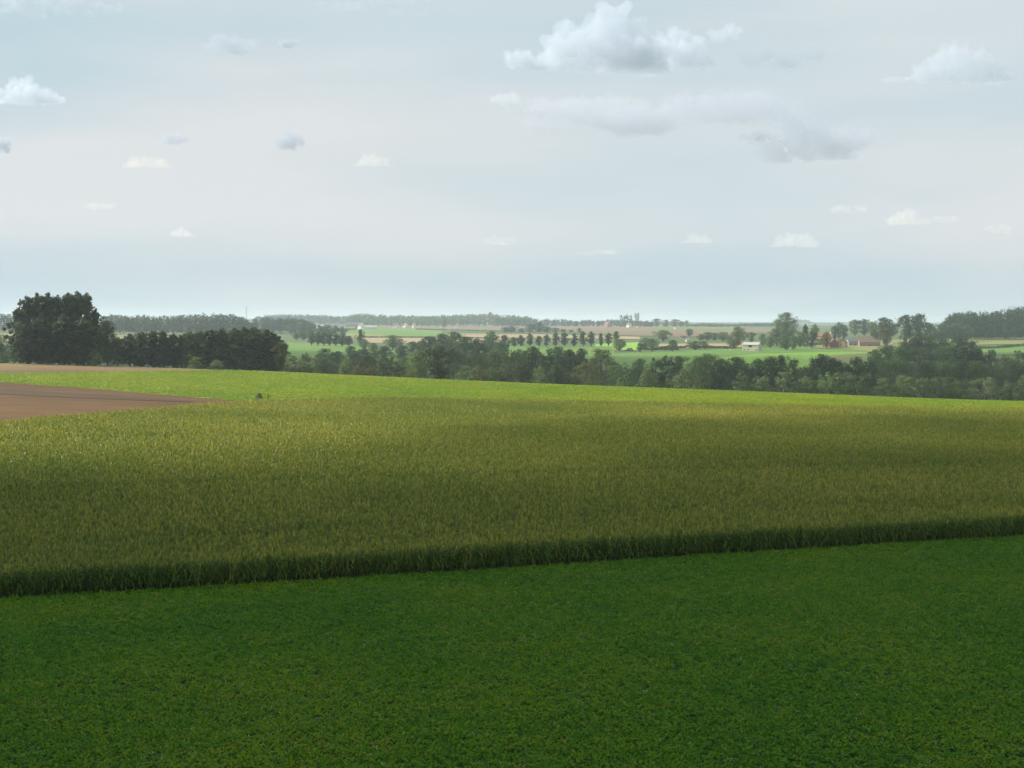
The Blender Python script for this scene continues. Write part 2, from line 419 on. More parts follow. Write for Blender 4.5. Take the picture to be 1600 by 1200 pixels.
def far_field(name, near, far, mat, label, off=0.25, y0=620, nu=40, nv=16):
    us = sorted(set([p[0] for p in near] + [p[0] for p in far]))
    lo, hi = max(near[0][0], far[0][0]), min(near[-1][0], far[-1][0])
    us = np.linspace(lo, hi, nu)
    N = [ground_at(u, np.interp(u, [p[0] for p in near], [p[1] for p in near]), y0) for u in us]
    Fr = [ground_at(u, np.interp(u, [p[0] for p in far], [p[1] for p in far]), y0) for u in us]
    return strip(name, N, Fr, mat, off, label, nu, nv)
FF = [
 ('meadow', [(430, 566), (640, 572)], [(430, 535), (520, 537), (560, 540), (640, 545)], 'meadow', 'green meadow beyond the dark tree row, with pale cattle', .3),
 ('olive_field', [(150, 532), (300, 534)], [(150, 520), (300, 521)], 'olive', 'dull olive field between the poplars and the far wood', .3),
 ('green_field', [(520, 526), (680, 527), (760, 529)], [(520, 513), (690, 514), (760, 518)], 'meadow', 'mid-distance green field below the white farm', .3),
 ('yellowing_field', [(520, 529), (600, 527.5)], [(520, 521), (600, 523)], 'olive', 'yellowing patch at the left end of the green field', .5),
 ('straw_field', [(565, 536), (700, 537), (790, 536)], [(565, 528), (700, 528), (790, 527)], 'tan', 'pale straw field under the green field', .3),
 ('brown_field', [(590, 513.5), (800, 517), (1000, 519)], [(590, 509), (800, 509.5), (1000, 509)], 'brown', 'brown ploughed field on the ridge left of centre', .3),
 ('green_strip', [(690, 521), (860, 522), (1005, 526)], [(690, 517), (860, 517.5), (1005, 521)], 'maize_far', 'narrow dark green strip across the middle distance', .5),
 ('straw_strip', [(700, 529), (850, 528), (1000, 531)], [(700, 521.5), (850, 522.5), (1000, 526.5)], 'tan', 'pale straw strip below the dark green strip', .5),
 ('ridge_field', [(862, 517), (960, 524), (1060, 527), (1170, 525)], [(862, 509), (960, 509), (1060, 510), (1170, 513)], 'brown', 'rosy brown field on the ridge below the column poplars', .7),
 ('ridge_grass', [(1020, 513.6), (1160, 515)], [(1020, 510.5), (1160, 511.5)], 'meadow', 'thin green strip on the ridge crest right of centre', 1.0),
 ('ridge_field', [(1150, 521), (1240, 521)], [(1150, 514), (1240, 514)], 'brown', 'brown field behind the big village tree', .7),
 ('green_field', [(930, 546), (1005, 548)], [(930, 538), (1005, 535)], 'meadow2', 'small bright meadow behind the row of young trees', .3),
 ('meadow', [(950, 582), (1180, 582), (1440, 572)], [(950, 553), (1120, 546), (1250, 542), (1330, 539), (1440, 537)], 'meadow', 'wide green meadow in front of the village', .3),
 ('lush_meadow', [(1050, 592), (1200, 590), (1362, 578)], [(1050, 566), (1180, 554), (1280, 551.5), (1355, 551)], 'meadow2', 'brighter lush strip at the foot of the wide meadow', .55),
 ('brown_patch', [(1285, 571), (1362, 571)], [(1285, 558), (1325, 555), (1355, 553)], 'olive', 'straw coloured corner of the lush strip', .8),
 ('olive_field', [(1262, 544), (1330, 547), (1430, 560)], [(1262, 540), (1330, 533), (1430, 531)], 'olive', 'dry olive field right of the village', .6),
 ('straw_strip', [(1030, 543), (1160, 544)], [(1030, 538), (1160, 537)], 'tan', 'straw strip in front of the grey hedge trees', .5),
 ('olive_field', [(1480, 540), (1720, 536)], [(1480, 528), (1720, 526)], 'olive', 'olive field at the right edge of the photo', .4),
 ('green_field', [(1480, 556), (1720, 552)], [(1480, 546), (1600, 541), (1720, 538)], 'meadow', 'green field below the olive one at the right edge', .4),
 ('brown_patch', [(1535, 518), (1600, 517.5), (1640, 517)], [(1535, 514), (1600, 513.5), (1640, 513)], 'brown', 'reddish bare strip under the right-hand wood', .6),
 ('meadow', [(690, 562), (960, 562)], [(690, 541), (960, 542)], 'meadow', 'green ground under the regular row of young trees', .35),
 ('olive_field', [(0, 533), (80, 535)], [(0, 521), (80, 522)], 'olive', 'olive field seen past the left edge poplars', .3),
]
for nm, a, b, mt, lab, off in FF:
    far_field(nm, a, b, M[mt], lab, off)

# ------------------------------------------------------------------ scattered crops
VC = {}
def scatter(name, pts, variants, smin, smax, label, cat, seed=0, tilt=0.12):
    vc = bpy.data.collections.new(name + '_plants')
    for v in variants: vc.objects.link(v)
    me = bpy.data.meshes.new(name)
    me.vertices.add(len(pts)); me.vertices.foreach_set('co', np.asarray(pts, np.float32).ravel()); me.update()
    o = bpy.data.objects.new(name, me); col.objects.link(o)
    ng = bpy.data.node_groups.new(name + '_scatter', 'GeometryNodeTree')
    ng.interface.new_socket('Geometry', in_out='INPUT', socket_type='NodeSocketGeometry')
    ng.interface.new_socket('Geometry', in_out='OUTPUT', socket_type='NodeSocketGeometry')
    n, l = ng.nodes, ng.links
    gi, go = n.new('NodeGroupInput'), n.new('NodeGroupOutput')
    ci = n.new('GeometryNodeCollectionInfo'); ci.inputs['Collection'].default_value = vc
    ci.inputs['Separate Children'].default_value = True; ci.inputs['Reset Children'].default_value = True
    ip = n.new('GeometryNodeInstanceOnPoints'); ip.inputs['Pick Instance'].default_value = True
    ri = n.new('FunctionNodeRandomValue'); ri.data_type = 'INT'
    ri.inputs[4].default_value = 0; ri.inputs[5].default_value = len(variants) - 1; ri.inputs['Seed'].default_value = seed
    rr = n.new('FunctionNodeRandomValue'); rr.data_type = 'FLOAT_VECTOR'
    rr.inputs[0].default_value = (-tilt, -tilt, 0); rr.inputs[1].default_value = (tilt, tilt, 6.283); rr.inputs['Seed'].default_value = seed + 1
    rs = n.new('FunctionNodeRandomValue'); rs.data_type = 'FLOAT'
    rs.inputs[2].default_value = smin; rs.inputs[3].default_value = smax; rs.inputs['Seed'].default_value = seed + 2
    l.new(gi.outputs[0], ip.inputs['Points']); l.new(ci.outputs[0], ip.inputs['Instance'])
    l.new(ri.outputs[2], ip.inputs['Instance Index']); l.new(rr.outputs[0], ip.inputs['Rotation']); l.new(rs.outputs[1], ip.inputs['Scale'])
    l.new(ip.outputs[0], go.inputs[0])
    md = o.modifiers.new('scatter', 'NODES'); md.node_group = ng
    return tag(o, label, cat, None, 'stuff')

def ribbon(pts, widths, side):
    """flat tapered leaf along pts"""
    v = []; f = []
    for p, w in zip(pts, widths):
        v.append(p - side * w / 2); v.append(p + side * w / 2)
    for i in range(len(pts) - 1):
        f.append((2 * i, 2 * i + 1, 2 * i + 3, 2 * i + 2))
    return v, f
def corn_plant(seed):
    r = random.Random(seed)
    V, Fc, MI = [], [], []
    def add(v, f, m):
        b = len(V); V.extend(v); Fc.extend([tuple(b + k for k in q) for q in f]); MI.extend([m] * len(f))
    H = 2.0
    bend = r.uniform(-.08, .08)
    for a in (0, math.pi / 2):
        s = Vector((math.cos(a), math.sin(a), 0))
        add(*ribbon([Vector((0, 0, 0)), Vector((bend * .5, 0, H * .6)), Vector((bend, 0, H * .95))], [.04, .03, .02], s), 0)
    az = r.uniform(0, 6.28)
    for k in range(10):
        t = 0.14 + 0.80 * k / 9
        az += math.pi + r.uniform(-.5, .5)
        d = Vector((math.cos(az), math.sin(az), 0)); sd = Vector((-d.y, d.x, 0))
        L = (0.78 if k < 7 else 0.5) * r.uniform(.8, 1.15)
        z0 = H * t
        up = r.uniform(.25, .5)
        p0 = Vector((bend * t, 0, z0))
        pts = [p0, p0 + d * L * .35 + Vector((0, 0, up * L)), p0 + d * L * .75 + Vector((0, 0, up * L * .9)), p0 + d * L + Vector((0, 0, -up * L * r.uniform(-.2, .8)))]
        add(*ribbon(pts, [.03, .085, .065, .008], sd), 0)
    top = Vector((bend, 0, H * .93))
    for k in range(6):
        a = r.uniform(0, 6.28); d = Vector((math.cos(a), math.sin(a), 0)); sd = Vector((-d.y, d.x, 0))
        sp = r.uniform(.03, .15)
        add(*ribbon([top, top + d * sp * .6 + Vector((0, 0, .24)), top + d * sp + Vector((0, 0, .42 if k else .5))], [.012, .034, .015], sd), 1)
    return mesh_obj('corn_plant', V, Fc, [M['corn_leaf'], M['corn_tassel']], midx=MI, link=False)
def rosette(name, seed, mat, n=8, L=.3, W=.14, up=.75):
    r = random.Random(seed)
    V, Fc = [], []
    for k in range(n):
        a = k * 2.4 + r.uniform(-.4, .4); d = Vector((math.cos(a), math.sin(a), 0)); sd = Vector((-d.y, d.x, 0))
        l_ = L * r.uniform(.7, 1.2); u = up * r.uniform(.5, 1.3)
        p0 = Vector((0, 0, 0))
        tw = sd + Vector((0, 0, r.uniform(-.5, .5)))
        pts = [p0 + d * l_ * .3 + Vector((0, 0, u * l_ * .5)), p0 + d * l_ * .7 + Vector((0, 0, u * l_)), p0 + d * l_ * 1.1 + Vector((0, 0, u * l_ * r.uniform(.6, 1.0)))]
        v, f = ribbon(pts, [W * .3, W, W * .35], tw.normalized())
        b = len(V); V.extend(v); Fc.extend([tuple(b + q for q in g) for g in f])
    return mesh_obj(name, V, Fc, mat, link=False)

def inpoly(P, poly):
    x, y = P[:, 0], P[:, 1]; ins = np.zeros(len(P), bool)
    for i in range(len(poly)):
        x0, y0 = poly[i]; x1, y1 = poly[(i + 1) % len(poly)]
        c = ((y0 > y) != (y1 > y)) & (x < (x1 - x0) * (y - y0) / (y1 - y0 + 1e-12) + x0)
        ins ^= c
    return ins
def visible_cols(P, m=170):
    u = P[:, 0] / P[:, 1] * F
    return np.abs(u) < 800 + m
def vnoise(X, Y, sc, seed):
    """cheap smooth 2-D value noise in 0..1"""
    r = np.random.default_rng(seed).random((64, 64))
    x = X * sc; y = Y * sc
    xi = np.floor(x).astype(int); yi = np.floor(y).astype(int); a = x - xi; b = y - yi
    a = a * a * (3 - 2 * a); b = b * b * (3 - 2 * b)
    g = lambda i, j: r[i % 64, j % 64]
    return (g(xi, yi) * (1 - a) + g(xi + 1, yi) * a) * (1 - b) + (g(xi, yi + 1) * (1 - a) + g(xi + 1, yi + 1) * a) * b

# corn in rows parallel to the front edge
A, B = np.array(front[1]), np.array(front[3])
al = (B - A) / np.linalg.norm(B - A); pe = np.array([-al[1], al[0]])
rows = np.arange(0.2, 290, 0.72)
RP = []
for j, b_ in enumerate(rows):
    if 12.5 < b_ < 13.6 or 44 < b_ < 44.9 or 88 < b_ < 88.9: continue
    sp = 0.13 if b_ < 4 else 0.20 if b_ < 60 else (0.24 if b_ < 120 else 0.30)
    t = np.arange(-150, 330, sp) + RNG.uniform(-.06, .06, len(np.arange(-150, 330, sp)))
    q = A[None] + t[:, None] * al[None] + (b_ + RNG.normal(0, .06, len(t)))[:, None] * pe[None]
    RP.append(q)
P = np.concatenate(RP)
P = P[visible_cols(P) & inpoly(P, CORN_POLY)]
P = P[RNG.random(len(P)) > 0.04]
Z = hz(P[:, 0], P[:, 1]) + 0.05
corn_pts = np.concatenate([P, Z[:, None]], 1)
print('corn plants', len(corn_pts))
scatter('corn_crop', corn_pts, [corn_plant(s) for s in range(7)], 0.86, 1.10, 'tall ripening corn with brown tassels filling the middle of the slope', 'corn', 5)

# foreground low crop
def jitter_fill(x0, x1, y0, y1, sp):
    xs = np.arange(x0, x1, sp); ys = np.arange(y0, y1, sp)
    Xg, Yg = np.meshgrid(xs, ys); q = np.stack([Xg.ravel(), Yg.ravel()], 1)
    return q + RNG.uniform(-.5 * sp, .5 * sp, q.shape)
P = jitter_fill(-75, 75, 50, 136, 0.25)
fr = np.array(front)
P = P[visible_cols(P, 250) & (P[:, 1] < np.interp(P[:, 0], fr[:, 0], fr[:, 1]) - 0.5)]
dn = vnoise(((P - A) @ al) + 500, ((P - A) @ pe) * 5 + 900, 0.12, 3) * .6 + vnoise(P[:, 0], P[:, 1], 1.3, 4) * .4
P = P[RNG.random(len(P)) < 0.55 + 0.75 * dn]
fore = np.concatenate([P, (hz(P[:, 0], P[:, 1]) + 0.04)[:, None]], 1)
print('beet', len(fore))
bv = [rosette('crop_plant', 20 + s, M['beet'], 8, .20, .10, .8) for s in range(6)] + [rosette('crop_plant', 40 + s, M['beet'], 6, .25, .08, 1.1) for s in range(3)]
scatter('low_crop', fore, bv, 0.7, 1.35, 'dark green leafy low crop filling the shaded foreground', 'crop', 9, .25)
# stray leaves painted pale to stand for sky glints
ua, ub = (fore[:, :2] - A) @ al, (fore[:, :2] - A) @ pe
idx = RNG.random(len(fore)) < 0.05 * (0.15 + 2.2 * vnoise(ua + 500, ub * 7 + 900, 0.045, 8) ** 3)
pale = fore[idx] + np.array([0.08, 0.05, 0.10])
scatter('glint_leaves', pale, [rosette('glint_plant', 60 + s, M['beet_glint'], 3, .15, .06, .8) for s in range(3)], 0.6, 1.2, 'scattered pale leaves painting in sky glints among the dark foreground crop', 'leaves', 15, .4)

# bright young crop on the crest
brp = np.array(BRN + BRF[::-1])
P = jitter_fill(-210, 210, 240, 440, 0.52)
P = P[visible_cols(P, 120)]
P = P[inpoly(P, brp)]
# leave out the plants where tractors drive
tr = np.abs(((P @ pe) - 8) % 27 - 13) < 0.9
dn = vnoise(P[:, 0], P[:, 1], 0.12, 13)
P = P[~tr & (RNG.random(len(P)) < 0.6 + .5 * dn)]
mus = np.concatenate([P, (hz(P[:, 0], P[:, 1]) + 0.07)[:, None]], 1)
print('mustard', len(mus))
scatter('young_crop', mus, [rosette('young_plant', 80 + s, M['mustard'], 9, .30, .16, .8) for s in range(5)], 0.7, 1.3, 'sunlit yellow-green young crop plants on the crest', 'crop', 19, .25)

# ------------------------------------------------------------------ trees
def crown_cloud(kind, seed, n, leaf):
    """leaf quads of a crown in a unit box: z 0..1, x,y -0.5..0.5"""
    r = np.random.default_rng(seed)
    C = []; R = []
    def prof(t):
        if kind == 'round': return np.sqrt(np.clip(1 - ((t - .56) / .47) ** 2, 0, 1)) * (0.86 + .14 * t)
        if kind == 'tall': return np.clip(np.minimum(1.0, (1.02 - t) / .36), 0, 1) ** .55 * (0.80 + .2 * np.clip(t * 3, 0, 1))
        if kind == 'column': return np.clip(np.minimum((t + .03) / .12, (1.02 - t) / .3), 0, 1) ** .6
        if kind == 'dome': return np.sqrt(np.clip(1 - (t * .98) ** 2.2, 0, 1))
        if kind == 'ovoid': return np.sqrt(np.clip(1 - ((t - .58) / .46) ** 2, 0, 1)) * .95
        return np.sqrt(np.clip(1 - t * t, 0, 1))
    m = {'round': 90, 'tall': 130, 'column': 60, 'dome': 90, 'ovoid': 50}[kind]
    z0 = {'round': .10, 'tall': .05, 'column': .04, 'dome': .0, 'ovoid': .14}[kind]
    k = 0
    ph = r.uniform(0, 6.28, 4)
    while k < m:
        t = r.uniform(z0, .97); a = r.uniform(0, 6.28)
        e = prof(t) * .5
        if r.random() > e * 2 + .12: continue
        lump = 1 + .16 * math.sin(2 * a + ph[0] + 4 * t) + .12 * math.sin(3 * a + ph[1] - 7 * t) + r.uniform(-.10, .10)
        rad = r.uniform(.35, 1.0) ** .6
        cr = {'round': .105, 'tall': .075, 'column': .09, 'dome': .10, 'ovoid': .11}[kind] * r.uniform(.5, 1.35)
        d = max(0, e * lump * rad - cr * .6)
        C.append((math.cos(a) * d, math.sin(a) * d, min(t, 1 - cr * .6))); R.append(cr); k += 1
    if kind in ('tall', 'round', 'ovoid'):     # filled core and leading shoots
        for t in np.linspace(.16, .97, 16):
            e = prof(t) * .5
            C.append((r.uniform(-.03, .03), r.uniform(-.03, .03), t)); R.append(max(.03, min(e * .45, .15)))
    if kind == 'tall':      # ragged leading shoots
        for q in range(9):
            a = r.uniform(0, 6.28); d = r.uniform(.05, .40)
            for w in range(3):
                C.append((math.cos(a) * d * (1 - .2 * w), math.sin(a) * d * (1 - .2 * w), .80 + .05 * w + r.uniform(0, .04) - d * .2)); R.append(.05 - .013 * w)
    C = np.array(C); R = np.array(R)
    w = R ** 2; w /= w.sum()
    ci = r.choice(len(C), n, p=w)
    d = r.normal(size=(n, 3)); d /= np.linalg.norm(d, axis=1)[:, None]
    d[:, 2] = np.where(r.random(n) < .6, np.abs(d[:, 2]), d[:, 2])
    rr = R[ci] * r.uniform(.5, 1.1, n) * np.where(r.random(n) < .12, 1.45, 1.0)
    zs = {'round': 1., 'tall': 1.0, 'column': 1.3, 'dome': 1., 'ovoid': 1.}[kind]
    vs = {'tall': .48, 'column': .35, 'ovoid': .62}.get(kind, .8)
    p = C[ci] + d * rr[:, None] * np.array([1, 1, vs])
    p[:, 2] = np.clip(p[:, 2], 0.005, 1.02)
    nrm = d + r.normal(0, .42, (n, 3)) + np.array([0, 0, .25]); nrm /= np.linalg.norm(nrm, axis=1)[:, None]
    return p, nrm, leaf * r.uniform(.6, 1.35, n)
def quads(p, nrm, size, r, scale=np.array([1., 1., 1.])):
    n = len(p)
    ref = r.normal(size=(n, 3))
    t1 = np.cross(nrm, ref); t1 /= np.linalg.norm(t1, axis=1)[:, None]
    t2 = np.cross(nrm, t1)
    s1 = (size * .5)[:, None]; s2 = (size * r.uniform(.30, .5, n))[:, None]
    v = np.stack([p - t1 * s1 / scale, p - t2 * s2 / scale, p + t1 * s1 / scale, p + t2 * s2 / scale], 1).reshape(-1, 3)
    f = np.arange(4 * n).reshape(n, 4)
    return v, f
def tube(pts, rads, sides=6):
    V = []; Fc = []
    for i, (p, rd) in enumerate(zip(pts, rads)):
        for k in range(sides):
            a = 2 * math.pi * k / sides
            V.append((p[0] + math.cos(a) * rd, p[1] + math.sin(a) * rd, p[2]))
    for i in range(len(pts) - 1):
        for k in range(sides):
            Fc.append((i * sides + k, i * sides + (k + 1) % sides, (i + 1) * sides + (k + 1) % sides, (i + 1) * sides + k))
    return V, Fc
def trunk_mesh(kind, seed):
    r = random.Random(seed)
    V, Fc = [], []
    def add(t):
        b = len(V); V.extend(t[0]); Fc.extend([tuple(b + q for q in g) for g in t[1]])
    lean = r.uniform(-.02, .02)
    w = {'column': .06, 'tall': .05}.get(kind, .045)
    add(tube([(0, 0, -.03), (0, 0, .04), (lean, 0, .3), (lean * 2, 0, .62), (lean * 2, 0, .86)], [w, w * .72, w * .55, w * .35, w * .1], 7))
    for k in range(6):
        a = k * 1.1 + r.uniform(-.3, .3); z = r.uniform(.18, .5); d = r.uniform(.2, .34)
        add(tube([(lean, 0, z), (math.cos(a) * d * .5, math.sin(a) * d * .5, z + .10), (math.cos(a) * d, math.sin(a) * d, z + .26)], [w * .35, w * .22, w * .06], 5))
    return V, Fc
PROT = {}
def tree_mesh(kind, var, hi):
    key = (kind, var, hi)
    if key in PROT: return PROT[key]
    asp = {'round': 1.0, 'tall': .42, 'column': .22, 'dome': 1.35, 'ovoid': .6}[kind]     # usual width / height, keeps leaves square-ish
    n, leaf = (11000, .024) if hi else (3400, .046)
    if kind == 'column': n = n // 2
    r = np.random.default_rng(900 + var * 17 + len(kind))
    p, nr, s = crown_cloud(kind, 100 + var * 31 + len(kind) * 7, n, leaf)
    v, f = quads(p, nr, s, r, np.array([asp, asp, 1.0]))
    co = mesh_obj('crown', v, f, M['foliage'], link=False)
    tv, tf_ = trunk_mesh(kind, var)
    to = mesh_obj('trunk', tv, tf_, M['bark'], link=False, smooth_=True)
    PROT[key] = (co.data, to.data)
    return PROT[key]
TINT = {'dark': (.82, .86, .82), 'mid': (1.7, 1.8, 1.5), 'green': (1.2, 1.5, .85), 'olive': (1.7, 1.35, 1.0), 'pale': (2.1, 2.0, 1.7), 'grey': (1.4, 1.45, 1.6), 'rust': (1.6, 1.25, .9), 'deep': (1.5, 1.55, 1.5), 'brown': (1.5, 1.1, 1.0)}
TRN = [0]
def tree(name, u, vtop, Y, wpx, kind, tint, label, hi=False, group=None, cat='tree', vbase=None):
    """a tree rooted at distance Y in column u, as tall as its top at row vtop says"""
    X, Yw, z = at_dist(u, Y)
    ztop = -float(slope(vtop)) * Y
    h = max(1.5, ztop - z)
    w = wpx / F * Y
    TRN[0] += 1
    r = random.Random(TRN[0] * 13 + 5)
    cm, tm = tree_mesh(kind, r.randrange(6), hi)
    e = empty(name, (X, Yw, z - 0.05), r.uniform(0, 6.28))
    e.scale = (w, w * r.uniform(.85, 1.1), h)
    c = bpy.data.objects.new('crown', cm); t = bpy.data.objects.new('trunk', tm)
    tc_ = TINT[tint]; j = r.uniform(.85, 1.18)
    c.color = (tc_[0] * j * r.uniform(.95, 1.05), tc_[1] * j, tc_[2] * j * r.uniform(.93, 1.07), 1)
    for q in (c, t):
        q.parent = e; col.objects.link(q)
    return tag(e, label, cat, group)

ORD = ['first', 'second', 'third', 'fourth', 'fifth', 'sixth', 'seventh', 'eighth', 'ninth', 'tenth', 'eleventh', 'twelfth', 'thirteenth', 'fourteenth', 'fifteenth', 'sixteenth', 'seventeenth', 'eighteenth', 'nineteenth', 'twentieth', 'twenty-first', 'twenty-second']
def row(name, items, where, group, Y0=None, hi=False, kind='round', tint='dark', cat='tree'):
    """items: (u, vtop, wpx[, Y, kind, tint, adjective])"""
    items = sorted(items, key=lambda t: t[0])
    for i, it in enumerate(items):
        u, vt, w = it[:3]
        jr = random.Random(int(u * 7 + vt * 3))
        if name in ('belt_tree', 'clump_tree', 'valley_tree'):
            w = w * jr.uniform(1.05, 1.65); vt = vt + jr.uniform(-3, 3.5)
        elif name == 'poplar_tree': w = w * jr.uniform(1.25, 1.6)
        elif name not in ('lombardy_poplar', 'young_tree'): w = w * jr.uniform(1.05, 1.4)
        Y = it[3] if len(it) > 3 and it[3] else Y0
        k = it[4] if len(it) > 4 and it[4] in ('round', 'tall', 'dome', 'ovoid', 'column') else kind
        if name in ('belt_tree', 'clump_tree', 'valley_tree') and k == 'round' and random.Random(int(u * 3)).random() < .4: k = 'dome'
        tt = it[5] if len(it) > 5 and it[5] else tint
        adj = {'round': 'rounded', 'tall': 'tall ragged', 'column': 'slim columnar', 'dome': 'low domed', 'ovoid': 'upright oval'}[k]
        cl = {'dark': 'dark green', 'mid': 'green', 'green': 'fresh green', 'olive': 'olive', 'pale': 'pale greyish', 'grey': 'hazy green', 'rust': 'rusty green', 'deep': 'deep green', 'brown': 'brownish green'}[tt]
        tree(name, u, vt, Y, w, k, tt, '%s %s, %s from left %s' % (cl, cat, ORD[i], where), hi, group, cat)

# A: the big poplars at left, near the crest
row('poplar_tree', [(31, 481, 26), (45, 463, 32), (59, 458, 32), (76, 457, 32), (93, 461, 34), (108, 458, 32), (121, 455, 32), (137, 458, 34), (149, 484, 32), (42, 505, 28, 436), (66, 490, 38, 436), (100, 492, 40, 434), (130, 497, 38, 436), (168, 503, 26, 437, 'round')],
    'in the big dark grove at left', 'poplars of the big dark grove', 446, True, 'tall', 'dark')
tree('leafy_tree', 2, 520, 450, 36, 'dome', 'deep', 'low green tree cut by the left edge of the photo beside the big grove', True)
tree('hawthorn_bush', 148, 543, 430, 22, 'dome', 'mid', 'small green bush at the foot of the big grove', False, None, 'bush')
# B: the dark row behind the brown strip
row('poplar_tree', [(184, 527, 28, 462), (203, 521, 28), (222, 518, 30), (240, 517, 30), (256, 517, 28), (270, 521, 22), (283, 523, 22)],
    'in the short row right of the big grove', 'trees of the short dark row', 470, True, 'tall', 'dark')
row('poplar_tree', [(297, 518, 30, None, None, 'mid'), (313, 517, 32, None, None, 'deep'), (330, 515, 34), (348, 513, 34), (365, 512, 34), (382, 511, 34), (399, 511, 36), (415, 514, 34), (430, 521, 28), (441, 535, 22, 474, 'ovoid', 'olive')],
    'in the long dark clump left of centre', 'trees of the long dark clump', 480, True, 'tall', 'dark')
row('hedge_bush', [(306, 556, 26), (340, 562, 22)], 'at the foot of the long dark clump', 'bushes under the long clump', 440, False, 'dome', 'pale', 'bush')
# C: valley trees left of centre
row('willow_bush', [(447, 560, 30), (468, 561, 34), (484, 563, 24)], 'of the pale scrub right of the dark clump', 'pale scrub right of the dark clump', 520, False, 'dome', 'pale', 'bush')
row('valley_tree', [(478, 549, 26, 590, None, 'brown'), (508, 543, 34, 600), (505, 560, 30, 540), (527, 548, 34, 700, None, 'grey'), (541, 563, 32, 520, 'dome', 'mid'), (556, 549, 34, 680, None, 'grey'), (574, 556, 38, 600, None, 'olive'), (590, 548, 36, 640, None, 'mid'), (606, 551, 46, 500, None, 'dark'), (632, 560, 30, 540, None, 'mid')],
    'in the valley right of the dark clump', 'valley trees left of centre', 560, False, 'round', 'deep')
tree('oak_tree', 684, 542, 468, 72, 'round', 'dark', 'big dark round tree standing on the crest left of centre', True)
tree('oak_tree', 654, 549, 480, 56, 'round', 'deep', 'green round tree joined to the left side of the big dark crest tree', True)
tree('hazel_bush', 652, 566, 456, 40, 'dome', 'mid', 'low bush under the left side of the big dark crest tree', True, None, 'bush')
row('thorn_bush', [(560, 573, 24), (578, 574, 26), (635, 578, 22)], 'along the bright crop edge', 'small bushes along the bright crop', 470, False, 'dome', 'brown', 'bush')
# D: belt in the middle
row('valley_tree', [(718, 548, 34, 640), (733, 553, 34, 600), (752, 552, 34, 620, None, 'mid'), (772, 549, 38, 660), (793, 550, 36, 620, None, 'olive'), (812, 545, 40, 660), (832, 543, 46, 650), (852, 545, 40, 640, None, 'dark'), (872, 546, 36, 670, None, 'mid'), (890, 547, 34, 640, None, 'dark'), (908, 546, 30, 660, None, 'olive')],
    'in the middle valley belt', 'trees of the middle valley belt', 640, False, 'round', 'deep')
row('valley_tree', [(728, 570, 34, 540, None, 'mid'), (748, 574, 30, 520, None, 'olive'), (768, 572, 34, 540, None, 'mid'), (790, 568, 34, 540, None, 'deep'), (842, 572, 30, 520, None, 'deep')],
    'of the lower trees under the middle belt', 'lower trees under the middle belt', 540, False, 'dome', 'mid')
tree('oak_tree', 815, 569, 470, 40, 'round', 'dark', 'dark round tree just behind the bright crop, centre', True)
tree('oak_tree', 868, 571, 470, 36, 'round', 'dark', 'dark tree just behind the bright crop, left one of a touching pair', True)
tree('oak_tree', 890, 580, 474, 34, 'dome', 'dark', 'dark low tree just behind the bright crop, right one of a touching pair', True)
tree('willow_tree', 940, 545, 600, 72, 'dome', 'olive', 'broad olive willow in the valley right of centre', True)
tree('willow_tree', 915, 563, 520, 46, 'dome', 'olive', 'low olive willow at the left foot of the broad willow', True)
tree('valley_tree', 968, 563, 560, 46, 'dome', 'mid', 'green tree at the right foot of the broad willow', True)
tree('thorn_bush', 975, 586, 470, 34, 'dome', 'mid', 'low bush behind the bright crop below the broad willow', False, None, 'bush')
# E / F: belt right
row('belt_tree', [(1000, 560, 36, None, None, 'mid'), (1024, 557, 32), (1044, 554, 30, None, None, 'dark'), (1061, 560, 32), (1084, 566, 34, 560, None, 'mid'), (1104, 556, 42, None, None, 'mid'), (1126, 563, 38, 580, None, 'dark'), (1149, 560, 40, None, None, 'dark')],
    'in the belt below the wide meadow', 'belt trees below the wide meadow', 600, True, 'round', 'deep')
row('belt_tree', [(1012, 576, 34, 520), (1070, 578, 34, 510, None, 'grey'), (1096, 588, 28, 470, None, 'olive'), (1050, 580, 26, 520, None, 'deep')],
    'of the low trees under the wide meadow', 'low trees under the right belt', 520, False, 'dome', 'mid')
row('belt_tree', [(1168, 570, 30, 560), (1184, 563, 34), (1203, 560, 34), (1221, 559, 34), (1241, 560, 32), (1254, 570, 26, 570), (1268, 568, 28, 580), (1282, 558, 32), (1301, 558, 32), (1320, 561, 32), (1338, 562, 32), (1356, 562, 32)],
    'in the dense belt right of centre', 'trees of the dense right belt', 600, True, 'round', 'dark')
row('belt_tree', [(1190, 585, 34), (1225, 583, 36), (1260, 586, 34), (1298, 582, 36, 500, None, 'mid'), (1335, 584, 36), (1160, 588, 30)],
    'in the low front of the dense belt', 'low front trees of the dense belt', 500, False, 'dome', 'deep')
